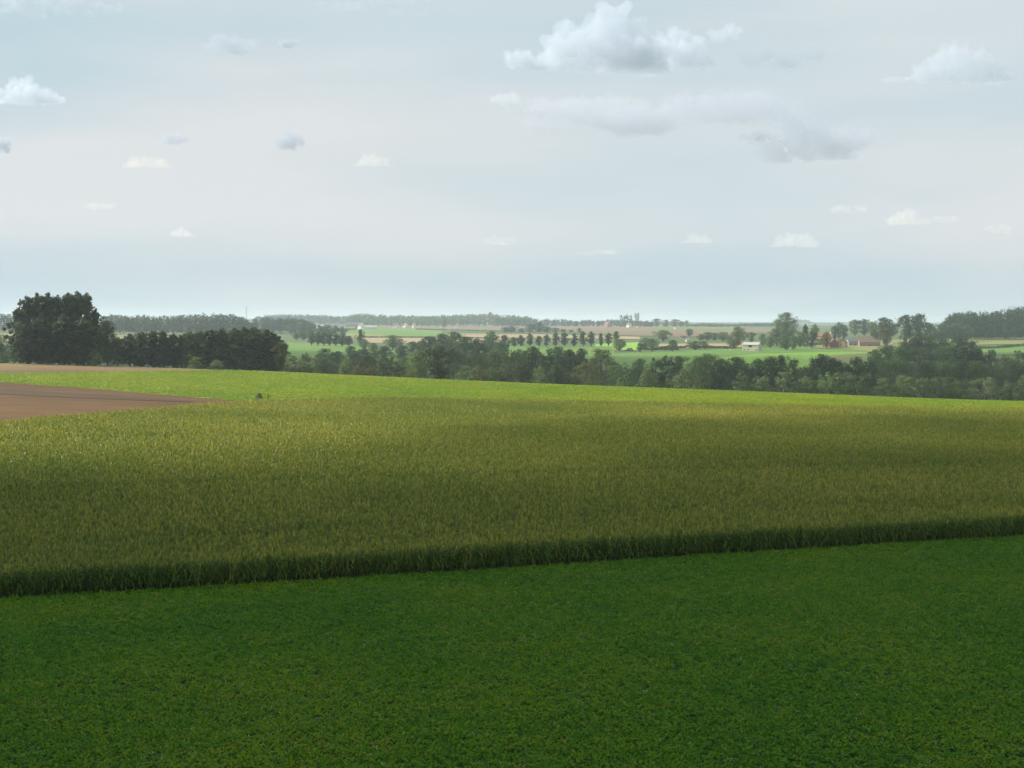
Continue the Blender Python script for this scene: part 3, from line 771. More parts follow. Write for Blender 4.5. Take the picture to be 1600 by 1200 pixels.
# G: right clump
row('clump_tree', [(1367, 545, 32, 800, None, 'mid'), (1387, 541, 30, 800, None, 'mid')], 'of the pair beside the big right clump', 'pair left of the big clump', 800, False, 'round')
row('clump_tree', [(1414, 530, 30), (1432, 527, 30), (1452, 528, 32), (1474, 530, 30), (1498, 528, 32), (1518, 532, 26)],
    'in the big right clump, top row', 'top row of the right clump', 950, False, 'round', 'deep')
row('clump_tree', [(1414, 541, 34, None, None, 'mid'), (1436, 541, 32, None, None, 'mid'), (1458, 541, 34), (1481, 540, 34, None, None, 'mid'), (1504, 543, 36, None, None, 'dark'), (1528, 546, 32, None, None, 'dark'), (1549, 549, 32, None, None, 'grey'), (1570, 550, 30, None, None, 'mid'), (1592, 544, 34), (1620, 546, 34)],
    'in the big right clump, second row', 'second row of the right clump', 780, False, 'round', 'deep')
row('clump_tree', [(1377, 566, 34, None, None, 'mid'), (1400, 563, 34), (1424, 567, 36, None, None, 'mid'), (1449, 562, 36), (1474, 568, 36, None, None, 'mid'), (1500, 563, 36), (1526, 566, 36, None, None, 'mid'), (1552, 562, 36), (1578, 565, 36), (1605, 562, 36), (1632, 566, 36)],
    'in the big right clump, third row', 'third row of the right clump', 620, True, 'round', 'deep')
row('clump_tree', [(1382, 588, 36), (1412, 584, 38, None, None, 'mid'), (1442, 590, 38), (1470, 586, 38), (1500, 592, 40, None, None, 'mid'), (1540, 584, 50, None, None, 'grey'), (1578, 592, 36), (1604, 588, 40), (1636, 590, 36)],
    'in the big right clump, front row', 'front row of the right clump', 500, True, 'dome', 'deep')
# H: row of young poplars in the middle distance
row('young_tree', [(803, 527, 14), (814, 524, 15), (828, 521, 15), (842, 525, 13), (854, 523, 13), (868, 520, 14), (882, 520, 16), (897, 521, 15), (911, 518, 15), (924, 518, 15), (939, 521, 11), (951, 520, 12), (963, 518, 15)],
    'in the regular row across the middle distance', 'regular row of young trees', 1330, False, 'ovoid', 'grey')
tree('field_tree', 968, 530, 1220, 30, 'round', 'mid', 'round tree at the right end of the regular row')
tree('thorn_bush', 984, 543, 1220, 17, 'dome', 'brown', 'low brown bush right of the round tree ending the regular row', False, None, 'bush')
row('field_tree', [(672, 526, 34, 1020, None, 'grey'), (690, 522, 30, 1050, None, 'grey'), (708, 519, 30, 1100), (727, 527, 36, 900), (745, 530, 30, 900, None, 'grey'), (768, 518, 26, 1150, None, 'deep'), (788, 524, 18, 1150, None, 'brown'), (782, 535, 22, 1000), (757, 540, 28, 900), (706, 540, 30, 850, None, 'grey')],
    'in the loose group left of the regular row', 'loose group left of the regular row', 1000, False, 'round', 'mid')
# I: between row and village
row('field_tree', [(1000, 536, 12, 1180, 'ovoid', 'deep'), (1009, 528, 24, 1250, None, 'grey'), (1019, 529, 22, 1200), (1036, 516, 30, 1500, None, 'mid'), (1051, 531, 18, 1190), (1077, 514, 13, 1700, None, 'grey'), (1086, 533, 26, 1230, None), (1095, 522, 18, 1500, None, 'grey'), (1106, 519, 18, 1500, None, 'grey'), (1117, 520, 16, 1500, None, 'grey'), (1129, 519, 17, 1480), (1141, 524, 16, 1350, None, 'mid'), (1153, 511, 25, 1320), (1146, 530, 20, 1260, None, 'olive'), (1174, 519, 15, 1400), (1100, 533, 16, 1240, None, 'brown')],
    'in the scatter left of the ruined house', 'trees left of the ruined white house', 1250, False, 'round', 'deep')
# J: village
tree('linden_tree', 1228, 489, 1330, 48, 'round', 'deep', 'largest village tree, its crown standing against the sky', True)
tree('village_tree', 1214, 512, 1300, 30, 'round', 'deep', 'round tree under the left side of the largest village tree')
row('village_tree', [(1191, 522, 14, 1300, None, 'mid'), (1203, 525, 20, 1240, None, 'mid'), (1228, 524, 26, 1200, None, 'green'), (1240, 525, 14, 1190, None, 'deep'), (1250, 519, 20, 1260, None, 'mid'), (1269, 518, 16, 1220, None, 'dark'), (1291, 519, 17, 1210, None, 'rust')],
    'in the low line before the red barn', 'low trees in front of the village', 1250)
tree('conifer_tree', 1258, 506, 1350, 11, 'tall', 'dark', 'small dark pointed tree beside the pale house right of the largest tree')
tree('village_tree', 1273, 507, 1420, 17, 'round', 'olive', 'yellowish tree left of the orange roof')
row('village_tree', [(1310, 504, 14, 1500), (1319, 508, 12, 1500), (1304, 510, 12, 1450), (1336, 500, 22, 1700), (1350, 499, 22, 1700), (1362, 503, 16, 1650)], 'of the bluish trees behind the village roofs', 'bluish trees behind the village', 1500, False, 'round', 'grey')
tree('village_tree', 1381, 497, 1330, 46, 'round', 'dark', 'broad dark tree at the right end of the village')
tree('village_tree', 1366, 513, 1270, 16, 'round', 'deep', 'small tree at the left foot of the broad dark village tree')
tree('village_tree', 1384, 513, 1230, 22, 'round', 'brown', 'brownish tree in front of the broad dark village tree')
tree('oak_tree', 1416, 493, 1350, 38, 'round', 'dark', 'left half of the high dark pair right of the village')
tree('oak_tree', 1435, 491, 1360, 38, 'round', 'dark', 'right half of the high dark pair right of the village')
row('field_tree', [(1453, 506, 18, None, None, 'green'), (1470, 507, 20), (1490, 506, 22), (1510, 509, 18)], 'in the low line left of the right wood', 'low line left of the right wood', 1400, False, 'round', 'deep')
# K: ridge
row('lombardy_poplar', [(970, 490, 5.5), (976, 491, 5), (980, 489, 6), (985, 490, 6), (993, 488, 4.5), (997, 488, 4.5)], 'of the slim poplars against the sky on the ridge', 'slim poplars on the ridge', 2900, False, 'column', 'deep')
row('ridge_tree', [(1009, 502, 13), (1017, 503, 12), (1026, 498, 15), (1041, 500, 15), (1055, 499, 16), (1064, 502, 13), (1073, 501, 11), (1087, 507, 9), (1109, 505, 15), (1117, 507, 12), (1126, 507, 13), (1138, 507, 10), (1149, 506, 10)],
    'on the ridge right of the slim poplars', 'ridge trees right of the slim poplars', 2900, False, 'round', 'brown')
# left meadow line
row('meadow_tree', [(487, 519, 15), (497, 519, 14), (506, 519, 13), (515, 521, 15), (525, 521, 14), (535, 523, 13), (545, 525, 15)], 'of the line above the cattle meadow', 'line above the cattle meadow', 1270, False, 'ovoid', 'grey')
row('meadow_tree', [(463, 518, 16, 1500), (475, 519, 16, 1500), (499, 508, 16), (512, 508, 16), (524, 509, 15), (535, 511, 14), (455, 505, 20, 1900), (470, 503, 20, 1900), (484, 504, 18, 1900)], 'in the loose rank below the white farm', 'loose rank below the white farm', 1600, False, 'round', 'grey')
tree('field_tree', 563, 515, 1330, 15, 'ovoid', 'mid', 'lone upright tree on the green field below the white farm')
tree('field_tree', 614, 524, 1200, 34, 'round', 'deep', 'dark round field tree right of the cattle meadow')
row('field_tree', [(570, 531, 16, 1200), (583, 536, 16, 1100, None, 'mid'), (645, 534, 20, 1050), (661, 533, 20, 1050), (628, 540, 24, 950), (600, 541, 26, 950), (570, 545, 26, 850), (548, 541, 20, 950)], 'around the dark round field tree', 'hazy trees around the round field tree', 1000, False, 'round', 'grey')
row('ridge_bush', [(790, 511, 14), (800, 510, 16), (815, 513, 12), (828, 506, 20), (842, 504, 18), (855, 510, 16), (868, 512, 14), (880, 514, 12), (892, 515, 10), (905, 512, 8)], 'in the hedge clump on the brown field, centre', 'hedge clump on the brown field', 2050, False, 'round', 'grey', 'bush')
tree('field_tree', 694, 500, 2600, 11, 'round', 'olive', 'small yellowish tree alone on the ridge field left of centre')
# bush and sapling at the edge of the corn
bp = ground_at(405, 626, 250)
tree('elder_bush', 405, 614, 290, 17, 'round', 'deep', 'small dark bush on the edge between the corn and the bright crop', False, None, 'bush')
tree('sapling', 419, 618, 290, 4, 'ovoid', 'deep', 'thin sapling just right of the small dark bush by the corn', False, None, 'sapling')

# ------------------------------------------------------------------ far woods and hedges (masses)
def wood(name, tops, Y, depth_m, label, tint='mid', gap=9.0, nleaf=150, leaf=1.7, cat='woodland', base_frac=1.0, seed=1):
    """tops: photo outline of the canopy; crowns fill a band depth_m deep behind distance Y"""
    r = np.random.default_rng(seed)
    tops = np.array(tops, float)
    u0, u1 = tops[0, 0], tops[-1, 0]
    VV, FFc = [], []; nb = 0
    rws = max(1, int(depth_m / (gap * 1.3)))
    for k in range(rws):
        Yr = Y + depth_m * k / max(1, rws - .999)
        du = gap / Yr * F
        for u in np.arange(u0, u1, du * .8):
            uu = u + r.uniform(-.35, .35) * du
            if uu < u0 or uu > u1: continue
            X, Yw, z = at_dist(uu, Yr + r.uniform(-.4, .4) * gap)
            vt = np.interp(uu, tops[:, 0], tops[:, 1])
            h = max(2.5, (-float(slope(vt)) * Y - z) * r.uniform(.80, 1.04))
            w = gap * r.uniform(.8, 1.35)
            kd = 'round' if r.random() < .7 else 'ovoid'
            p, nr, s = crown_cloud('dome' if k == 0 and r.random() < .6 else kd, int(r.integers(1e6)), nleaf, leaf)
            p = p * np.array([w * 1.25, w * 1.25, h]) + np.array([X, Yw, z])
            v, f = quads(p, nr, s, r)
            VV.append(v); FFc.append(f + nb); nb += len(v)
    o = mesh_obj(name, np.concatenate(VV), np.concatenate(FFc), M['wood_far'])
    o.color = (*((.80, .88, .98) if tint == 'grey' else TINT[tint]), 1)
    return tag(o, label, cat, None, 'stuff')
def hedge(base, hpx, label, tint='mid', y0=640, seed=1):
    """low clipped hedge or maize edge along a line on the ground"""
    r = np.random.default_rng(seed)
    b = np.array(base, float); us = np.linspace(b[0, 0], b[-1, 0], 40)
    pts = [ground_at(u, np.interp(u, b[:, 0], b[:, 1]), y0) for u in us]
    Ym = float(np.mean([p[1] for p in pts])); h = hpx / F * Ym
    n = int(max(300, (b[-1, 0] - b[0, 0]) * .64 * hpx * .64 * 7))
    P_ = polyline(pts, n); P_ = P_ + r.normal(0, h * .35, P_.shape)
    z = hz(P_[:, 0], P_[:, 1]) + h * (r.random(n) ** .7) * (0.85 + .3 * vnoise(P_[:, 0], P_[:, 1], 1 / (h * 4), seed))
    p = np.concatenate([P_, z[:, None]], 1)
    nr = r.normal(size=(n, 3)) + np.array([0, -.6, .7]); nr /= np.linalg.norm(nr, axis=1)[:, None]
    v, f = quads(p, nr, np.full(n, max(h * .45, Ym * .0011)), r)
    o = mesh_obj('hedge', v, f, M['wood_far']); o.color = (*TINT[tint], 1)
    return tag(o, label, 'hedge', None, 'stuff')
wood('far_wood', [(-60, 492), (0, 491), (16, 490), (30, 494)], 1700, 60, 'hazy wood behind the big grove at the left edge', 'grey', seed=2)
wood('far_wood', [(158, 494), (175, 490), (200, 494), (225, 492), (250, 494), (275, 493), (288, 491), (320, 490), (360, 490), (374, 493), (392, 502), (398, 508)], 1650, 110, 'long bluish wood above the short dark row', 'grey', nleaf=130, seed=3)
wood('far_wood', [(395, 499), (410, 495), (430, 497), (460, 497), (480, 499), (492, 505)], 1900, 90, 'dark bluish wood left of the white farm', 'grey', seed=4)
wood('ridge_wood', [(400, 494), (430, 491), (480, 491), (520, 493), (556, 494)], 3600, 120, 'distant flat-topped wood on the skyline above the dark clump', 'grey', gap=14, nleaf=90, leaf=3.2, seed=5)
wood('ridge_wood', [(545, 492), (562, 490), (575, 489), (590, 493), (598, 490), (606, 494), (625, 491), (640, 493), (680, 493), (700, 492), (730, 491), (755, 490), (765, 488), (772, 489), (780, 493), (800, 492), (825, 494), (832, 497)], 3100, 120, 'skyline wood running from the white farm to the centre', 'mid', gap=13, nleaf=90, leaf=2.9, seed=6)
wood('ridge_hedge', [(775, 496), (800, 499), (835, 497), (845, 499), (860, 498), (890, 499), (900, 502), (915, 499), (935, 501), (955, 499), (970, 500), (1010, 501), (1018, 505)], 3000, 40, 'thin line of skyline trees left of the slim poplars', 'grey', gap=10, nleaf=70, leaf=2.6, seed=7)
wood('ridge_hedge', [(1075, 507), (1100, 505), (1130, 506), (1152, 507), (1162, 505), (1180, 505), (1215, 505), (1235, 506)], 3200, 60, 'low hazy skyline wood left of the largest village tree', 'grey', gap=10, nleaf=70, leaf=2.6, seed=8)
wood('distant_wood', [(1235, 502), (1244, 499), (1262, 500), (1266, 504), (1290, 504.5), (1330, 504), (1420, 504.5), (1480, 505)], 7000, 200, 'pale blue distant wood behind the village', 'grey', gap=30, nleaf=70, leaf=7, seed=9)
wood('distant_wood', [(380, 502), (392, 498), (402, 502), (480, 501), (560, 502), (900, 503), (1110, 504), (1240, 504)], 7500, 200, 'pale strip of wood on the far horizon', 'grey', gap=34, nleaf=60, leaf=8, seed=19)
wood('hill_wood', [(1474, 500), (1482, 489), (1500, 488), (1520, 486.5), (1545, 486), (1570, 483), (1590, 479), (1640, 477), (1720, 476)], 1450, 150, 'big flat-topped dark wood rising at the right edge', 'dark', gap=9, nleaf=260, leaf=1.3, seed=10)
wood('hedge', [(-40, 553), (20, 553), (60, 555), (100, 559), (140, 566)], 437, 5, 'low green maize hedge strip in front of the big grove', 'green', gap=1.8, nleaf=60, leaf=.5, seed=11)
hedge([(1440, 531), (1500, 528), (1600, 527), (1720, 526)], 7, 'dark hedge band under the right-hand wood', 'mid', seed=12)
hedge([(1525, 546), (1560, 544.5), (1600, 541), (1720, 537)], 4, 'dark green hedge line between olive and green fields at right edge', 'mid', seed=13)
hedge([(1255, 542), (1300, 538), (1340, 537.5), (1352, 538)], 3, 'low dark hedge in front of the red barn', 'mid', seed=14)
hedge([(1030, 545), (1045, 544), (1090, 544), (1150, 545)], 3.5, 'low hedge in front of the straw strip', 'brown', seed=15)
hedge([(650, 515), (720, 517), (800, 518.5), (860, 519)], 1.6, 'thin dark hedge line on the brown ridge field', 'mid', seed=16)
hedge([(560, 528), (620, 527.5), (690, 528), (760, 529)], 1.8, 'thin dark hedge line below the mid-distance green field', 'mid', seed=17)
hedge([(995, 547), (1020, 547), (1060, 547)], 3, 'brownish hedge line at the top left of the wide meadow', 'brown', seed=18)
wood('valley_wood', [(150, 540), (300, 545), (430, 555), (520, 566), (700, 575), (900, 572), (1000, 580), (1200, 585), (1400, 588), (1700, 590)], 640, 60, 'shadowy undergrowth filling the valley floor behind the crest', 'deep', gap=9, nleaf=200, leaf=.9, seed=21)

# ------------------------------------------------------------------ buildings
def boxv(x0, x1, y0, y1, z0, z1):
    v = [(x0, y0, z0), (x1, y0, z0), (x1, y1, z0), (x0, y1, z0), (x0, y0, z1), (x1, y0, z1), (x1, y1, z1), (x0, y1, z1)]
    f = [(0, 3, 2, 1), (4, 5, 6, 7), (0, 1, 5, 4), (1, 2, 6, 5), (2, 3, 7, 6), (3, 0, 4, 7)]
    return v, f
def house(name, u, Y, L, W, H, RH, rz, wall, roof, label, cat='house', windows=3, chimney=True, storeys=1, door=True, gapwall=False):
    """L along the ridge (local x), front wall towards -y"""
    X, Yw, z = at_dist(u, Y)
    e = empty(name, (X, Yw, z - 0.1), math.radians(rz))
    x, y = L / 2, W / 2
    v = [(-x, -y, -1), (x, -y, -1), (x, y, -1), (-x, y, -1), (-x, -y, H), (x, -y, H), (x, y, H), (-x, y, H), (-x, 0, H + RH), (x, 0, H + RH)]
    f = [(0, 1, 5, 4), (1, 2, 6, 9, 5), (2, 3, 7, 6), (3, 0, 4, 8, 7), (4, 5, 9, 8), (6, 7, 8, 9), (0, 3, 2, 1)]
    mesh_obj('wall', v, f, M[wall], e)
    o = .35; k = RH / y
    rv, rf = [], []
    for sgn in (-1, 1):
        b = len(rv)
        rv += [(-x - o, sgn * (y + o), H - k * o + .06), (x + o, sgn * (y + o), H - k * o + .06), (x + o, 0, H + RH + .06), (-x - o, 0, H + RH + .06)]
        rv += [(a_, b_, c_ + .2) for a_, b_, c_ in rv[b:b + 4]]
        rf += [tuple(b + q for q in g) for g in ((0, 1, 2, 3), (4, 5, 6, 7), (0, 1, 5, 4), (1, 2, 6, 5), (2, 3, 7, 6), (3, 0, 4, 7))]
    rfo = mesh_obj('roof', rv, rf, M[roof], e)
    if chimney:
        cv, cf = boxv(x * .5 - .4, x * .5 + .4, -.4, .4, H + RH - .6, H + RH + 1.1)
        mesh_obj('chimney', cv, cf, M['brick'], rfo)
    wm = None
    for s in range(storeys):
        for i in range(windows):
            cx = -x + L * (i + .5) / windows
            if door and s == 0 and i == windows // 2: continue
            zc = 1.5 + s * 2.7
            if zc + .7 > H: continue
            fv, ff = boxv(cx - .6, cx + .6, -y - .06, -y + .02, zc - .7, zc + .7)
            fo = mesh_obj('window', fv, ff, M['white_wall'], e)
            pv, pf = boxv(cx - .5, cx + .5, -y - .09, -y - .062, zc - .6, zc + .6)
            mesh_obj('pane', pv, pf, M['glass'], fo)
    if door:
        dv, df = boxv(-.6, .6, -y - .07, -y + .02, -.8, 2.1) if not gapwall else boxv(-1.8, 1.8, -y - .07, -y + .02, H - 2.2, H - .35)
        mesh_obj('door' if not gapwall else 'opening', dv, df, M['door'] if not gapwall else M['glass'], e)
    for sgn in (-1, 1):
        pv, pf = boxv(sgn * (x + .03) - .05, sgn * (x + .03) + .05, -.5, .5, H * .55, H * .55 + 1.2)
        mesh_obj('gable_window', pv, pf, M['glass'], e)
    return tag(e, label, cat)
house('ruined_house', 1175, 1185, 15.5, 9, 6.0, 2.2, -32, 'cream_wall', 'pale_roof', 'white ruined house with a dark opening, left of the village', windows=4, storeys=1, chimney=False, gapwall=True)
house('village_house', 1253, 1400, 10, 8, 6.0, 3.6, -25, 'pink_brick', 'red_roof', 'pinkish house half hidden beside the small pointed tree', storeys=2)
house('village_house', 1289, 1340, 14, 9, 6.0, 5.2, -20, 'pink_brick', 'orange_roof', 'house with a bright orange tiled roof behind the rusty tree')
house('barn', 1297, 1235, 13, 9, 5.2, 3.8, -70, 'brick', 'red_roof', 'dark red brick barn in the middle of the village', 'barn', windows=2, chimney=False)
house('village_house', 1316, 1235, 9, 8, 5.6, 3.2, 60, 'ochre_wall', 'brown_roof', 'small ochre house right of the red barn', storeys=2)
house('barn', 1334, 1290, 14, 9, 4.4, 3.2, 5, 'grey_wall', 'grey_roof', 'dark grey roofed shed between the ochre house and the long farm', 'barn', chimney=False)
house('farmhouse', 1358, 1270, 20, 10, 4.6, 5.6, -8, 'pink_brick', 'brown_roof', 'long low farmhouse with a broad brown roof', windows=6)
house('village_house', 1303, 1600, 9, 8, 5, 4, 20, 'white_wall', 'red_roof', 'small red roofed house far behind the village roofs')
house('village_house', 1432, 1300, 8, 7, 4.2, 3.6, 55, 'pink_brick', 'grey_roof', 'house with a pale gable under the high dark pair', windows=2)
house('shed', 1424, 1280, 4.5, 4, 3.0, 1.2, 10, 'white_wall', 'pale_roof', 'tiny white shed left of the pale gable', 'shed', windows=1, chimney=False)
house('shed', 1391, 1240, 3.5, 3, 3.2, 1.0, 10, 'white_wall', 'pale_roof', 'tiny white hut below the broad dark village tree', 'shed', windows=1, chimney=False)
house('farmhouse', 949, 2780, 13, 11, 6, 6.5, -55, 'pink_brick', 'red_roof', 'pink and red farmhouse on the ridge left of the slim poplars', storeys=2)
house('white_house', 983, 2700, 10, 8, 6.5, 4.0, -60, 'white_wall', 'red_roof', 'gleaming white house at the foot of the slim poplars', storeys=2)
house('shed', 996, 2700, 5, 4, 3.5, 1.6, -40, 'white_wall', 'red_roof', 'small white shed right of the slim poplars', 'shed', windows=1, chimney=False)
house('shed', 1056, 2500, 6, 5, 3, 1.6, 30, 'white_wall', 'pale_roof', 'lone white hut on the ridge field right of the slim poplars', 'shed', windows=1, chimney=False)
house('shed', 1068, 1650, 9, 5, 2.6, 1.4, 0, 'grey_wall', 'brown_roof', 'low brown shelter on the rosy field', 'shed', windows=1, chimney=False)
house('shed', 1074, 1480, 3.4, 3, 2.3, .8, 20, 'white_wall', 'pale_roof', 'small white shelter below the rosy field', 'shed', windows=1, chimney=False)
house('farm_barn', 518, 2420, 52, 16, 5.5, 5.0, -4, 'white_wall', 'grey_roof', 'long grey roofed barn of the white farm', 'barn', windows=8, chimney=False)
house('farm_barn', 500, 2330, 26, 14, 5.0, 4.0, -50, 'white_wall', 'pale_roof', 'white gabled barn at the left end of the white farm', 'barn', windows=4, chimney=False)
house('farm_barn', 555, 2500, 34, 18, 7, 6, 6, 'grey_wall', 'grey_roof', 'high grey barn in the middle of the white farm', 'barn', windows=5, chimney=False)
house('farm_barn', 548, 2280, 18, 10, 4, 2.5, -10, 'pink_brick', 'brown_roof', 'low brown shed in front of the white farm', 'barn', windows=4, chimney=False)
house('farmhouse', 565, 2420, 13, 10, 6, 5, -55, 'white_wall', 'grey_roof', 'white gabled farmhouse at the right part of the white farm', windows=3)
house('farm_barn', 580, 2400, 22, 12, 5, 2.2, 4, 'white_wall', 'pale_roof', 'pale roofed shed at the right end of the white farm', 'barn', windows=5, chimney=False)
house('white_house', 619, 2600, 11, 8, 5, 4, -30, 'white_wall', 'red_roof', 'white house with red roof, leftmost of the three on the ridge')
house('white_house', 634, 2650, 9, 8, 5, 4.5, -50, 'white_wall', 'brown_roof', 'white house with brown roof, middle of the three on the ridge')
house('white_house', 647, 2600, 6, 6, 6, 5, -50, 'white_wall', 'red_roof', 'narrow white house, rightmost of the three on the ridge', windows=2)
house('shed', 711, 2350, 4.5, 4, 3.5, 1.5, 0, 'white_wall', 'pale_roof', 'tiny white hut alone on the brown ridge field', 'shed', windows=1, chimney=False)

def mast(u, vtop, Y, label, wd=1.0):
    X, Yw, z = at_dist(u, Y)
    h = -float(slope(vtop)) * Y - z
    e = empty('radio_mast', (X, Yw, z))
    V, Fc = [], []
    def bar(p, q, w):
        p, q = Vector(p), Vector(q); d = (q - p).normalized()
        a = d.cross(Vector((0, 0, 1)) if abs(d.z) < .9 else Vector((1, 0, 0))).normalized() * w; b = d.cross(a).normalized() * w
        k = len(V)
        for c in (p, q):
            for s1, s2 in ((-1, -1), (1, -1), (1, 1), (-1, 1)): V.append(tuple(c + a * s1 + b * s2))
        for i in range(4): Fc.append((k + i, k + (i + 1) % 4, k + 4 + (i + 1) % 4, k + 4 + i))
    c3 = [(wd * math.cos(a), wd * math.sin(a)) for a in (0, 2.1, 4.2)]
    for x, y in c3: bar((x, y, 0), (x, y, h), wd * .16)
    n = int(h / (2.5 * wd))
    for i in range(n):
        for j in range(3):
            a, b = c3[j], c3[(j + 1) % 3]
            bar((a[0], a[1], h * i / n), (b[0], b[1], h * (i + 1) / n), wd * .09)
    mesh_obj('lattice', V, Fc, M['metal'], e)
    V, Fc = [], []
    bar((0, 0, h - 1), (0, 0, h + 3), .12)
    mesh_obj('antenna', V, Fc, M['metal'], e)
    return tag(e, label, 'mast')
mast(385, 479, 3300, 'tall thin radio mast on the skyline above the long bluish wood', 1.3)
mast(1270, 501, 3600, 'faint thin mast on the skyline behind the pointed village tree', .9)
mast(1156, 501, 3400, 'faint thin mast on the skyline left of the largest village tree', .9)

# ------------------------------------------------------------------ cattle
def cow_mesh():
    me = bpy.data.meshes.new('cow')
    pts = [((0, 0, 1.05), .36), ((.55, 0, 1.08), .33), ((-.6, 0, 1.1), .34), ((-.85, 0, 1.12), .22),          # pelvis.. rump
           ((.85, 0, 1.15), .24), ((1.12, 0, 1.2), .17), ((1.38, 0, 1.1), .15), ((1.62, 0, .92), .09),
           ((.62, .2, .62), .12), ((.62, .2, .33), .07), ((.62, .2, .03), .065),
           ((.62, -.2, .62), .12), ((.62, -.2, .33), .07), ((.62, -.2, .03), .065),
           ((-.72, .2, .68), .15), ((-.82, .2, .38), .075), ((-.74, .2, .03), .065),
           ((-.72, -.2, .68), .15), ((-.82, -.2, .38), .075), ((-.74, -.2, .03), .065),
           ((-1.02, 0, 1.2), .04), ((-1.1, 0, .6), .03),
           ((1.36, .2, 1.24), .04), ((1.36, -.2, 1.24), .04)]
    ed = [(0, 1), (0, 2), (2, 3), (1, 4), (4, 5), (5, 6), (6, 7), (1, 8), (8, 9), (9, 10), (1, 11), (11, 12), (12, 13),
          (2, 14), (14, 15), (15, 16), (2, 17), (17, 18), (18, 19), (3, 20), (20, 21), (6, 22), (6, 23)]
    me.from_pydata([p[0] for p in pts], ed, [])
    o = bpy.data.objects.new('cow', me); col.objects.link(o)
    o.modifiers.new('skin', 'SKIN')
    for i, (_, r_) in enumerate(pts): me.skin_vertices[0].data[i].radius = (r_, r_)
    me.skin_vertices[0].data[0].use_root = True
    sb = o.modifiers.new('sub', 'SUBSURF'); sb.levels = 1; sb.render_levels = 1
    dg = bpy.context.evaluated_depsgraph_get()
    m2 = bpy.data.meshes.new_from_object(o.evaluated_get(dg))
    bpy.data.objects.remove(o)
    m2.materials.clear(); m2.materials.append(M['cow'])
    return m2
CM = cow_mesh()
for u, Y, rz, lab in [(1257, 1040, 10, 'white cow in the lush strip, left one of a close pair'), (1260.5, 1030, 170, 'white cow in the lush strip, right one of a close pair'),
                      (1286, 1040, 60, 'white cow standing just above the belt trees, right of the close pair'), (1277, 1042, 100, 'white cow half hidden by the belt tops'),
                      (501, 1190, 0, 'white cow under the line of trees in the left meadow, left one'), (509, 1180, 180, 'white cow under the line of trees in the left meadow, right one'),
                      (1133, 1190, 20, 'white animal at the top of the wide meadow left of the ruined house'), (1141, 1185, 200, 'white animal nearest the left wall of the ruined house'),
                      (1074, 1250, 0, 'white animal by the shelter below the rosy field')]:
    o = bpy.data.objects.new('cow', CM); col.objects.link(o)
    X, Yw, z = at_dist(u, Y); o.location = (X, Yw, z + .3); o.rotation_euler = (0, 0, math.radians(rz)); 
    tag(o, lab, 'cow', 'white cattle grazing')

# ------------------------------------------------------------------ clouds (real bodies of vapour)
def vol_mat(name, dens, c=(0.97, 0.98, 1.0), aniso=0.25):
    m = bpy.data.materials.new(name); m.use_nodes = True
    n, l = m.node_tree.nodes, m.node_tree.links
    n.remove(n['Principled BSDF'])
    v = n.new('ShaderNodeVolumePrincipled')
    v.inputs['Density'].default_value = dens; v.inputs['Color'].default_value = (*c, 1); v.inputs['Anisotropy'].default_value = aniso
    l.new(v.outputs[0], n['Material Output'].inputs['Volume'])
    return m
def cloud_body(name, lobes, voxel, amp, nscale, seed, flat=None):
    """lobes: (x, y, z, rx, ry, rz); union remeshed to one closed skin, then roughened"""
    import bmesh
    V, Fc = [], []
    bm = bmesh.new(); bmesh.ops.create_icosphere(bm, subdivisions=3, radius=1.0)
    sv = np.array([v.co[:] for v in bm.verts]); sf = [tuple(v.index for v in f.verts) for f in bm.faces]; bm.free()
    b = 0; allv = []
    for x, y, z, rx, ry, rz_ in lobes:
        allv.append(sv * np.array([rx, ry, rz_]) + np.array([x, y, z])); Fc += [tuple(b + i for i in f) for f in sf]; b += len(sv)
    vv = np.concatenate(allv)
    me = bpy.data.meshes.new(name); me.from_pydata(vv.tolist(), [], Fc)
    o = bpy.data.objects.new(name, me); col.objects.link(o)
    rm = o.modifiers.new('remesh', 'REMESH'); rm.mode = 'VOXEL'; rm.voxel_size = voxel
    dg = bpy.context.evaluated_depsgraph_get()
    m2 = bpy.data.meshes.new_from_object(o.evaluated_get(dg))
    o.modifiers.clear(); o.data = m2; m2.name = name
    n = len(m2.vertices)
    co = np.empty(n * 3, np.float32); m2.vertices.foreach_get('co', co); co = co.reshape(-1, 3)
    no = np.empty(n * 3, np.float32); m2.vertices.foreach_get('normal', no); no = no.reshape(-1, 3)
    d = np.array([mnoise.fractal(Vector(c * nscale) + Vector((seed * 3.1, 0, 0)), 0.9, 2.1, 4) for c in co])
    co = co + no * (d * amp)[:, None]
    if flat is not None:
        co[:, 2] = np.where(co[:, 2] < flat, flat + (co[:, 2] - flat) * .18, co[:, 2])
    m2.vertices.foreach_set('co', co.ravel().astype(np.float32)); m2.update()
    return o
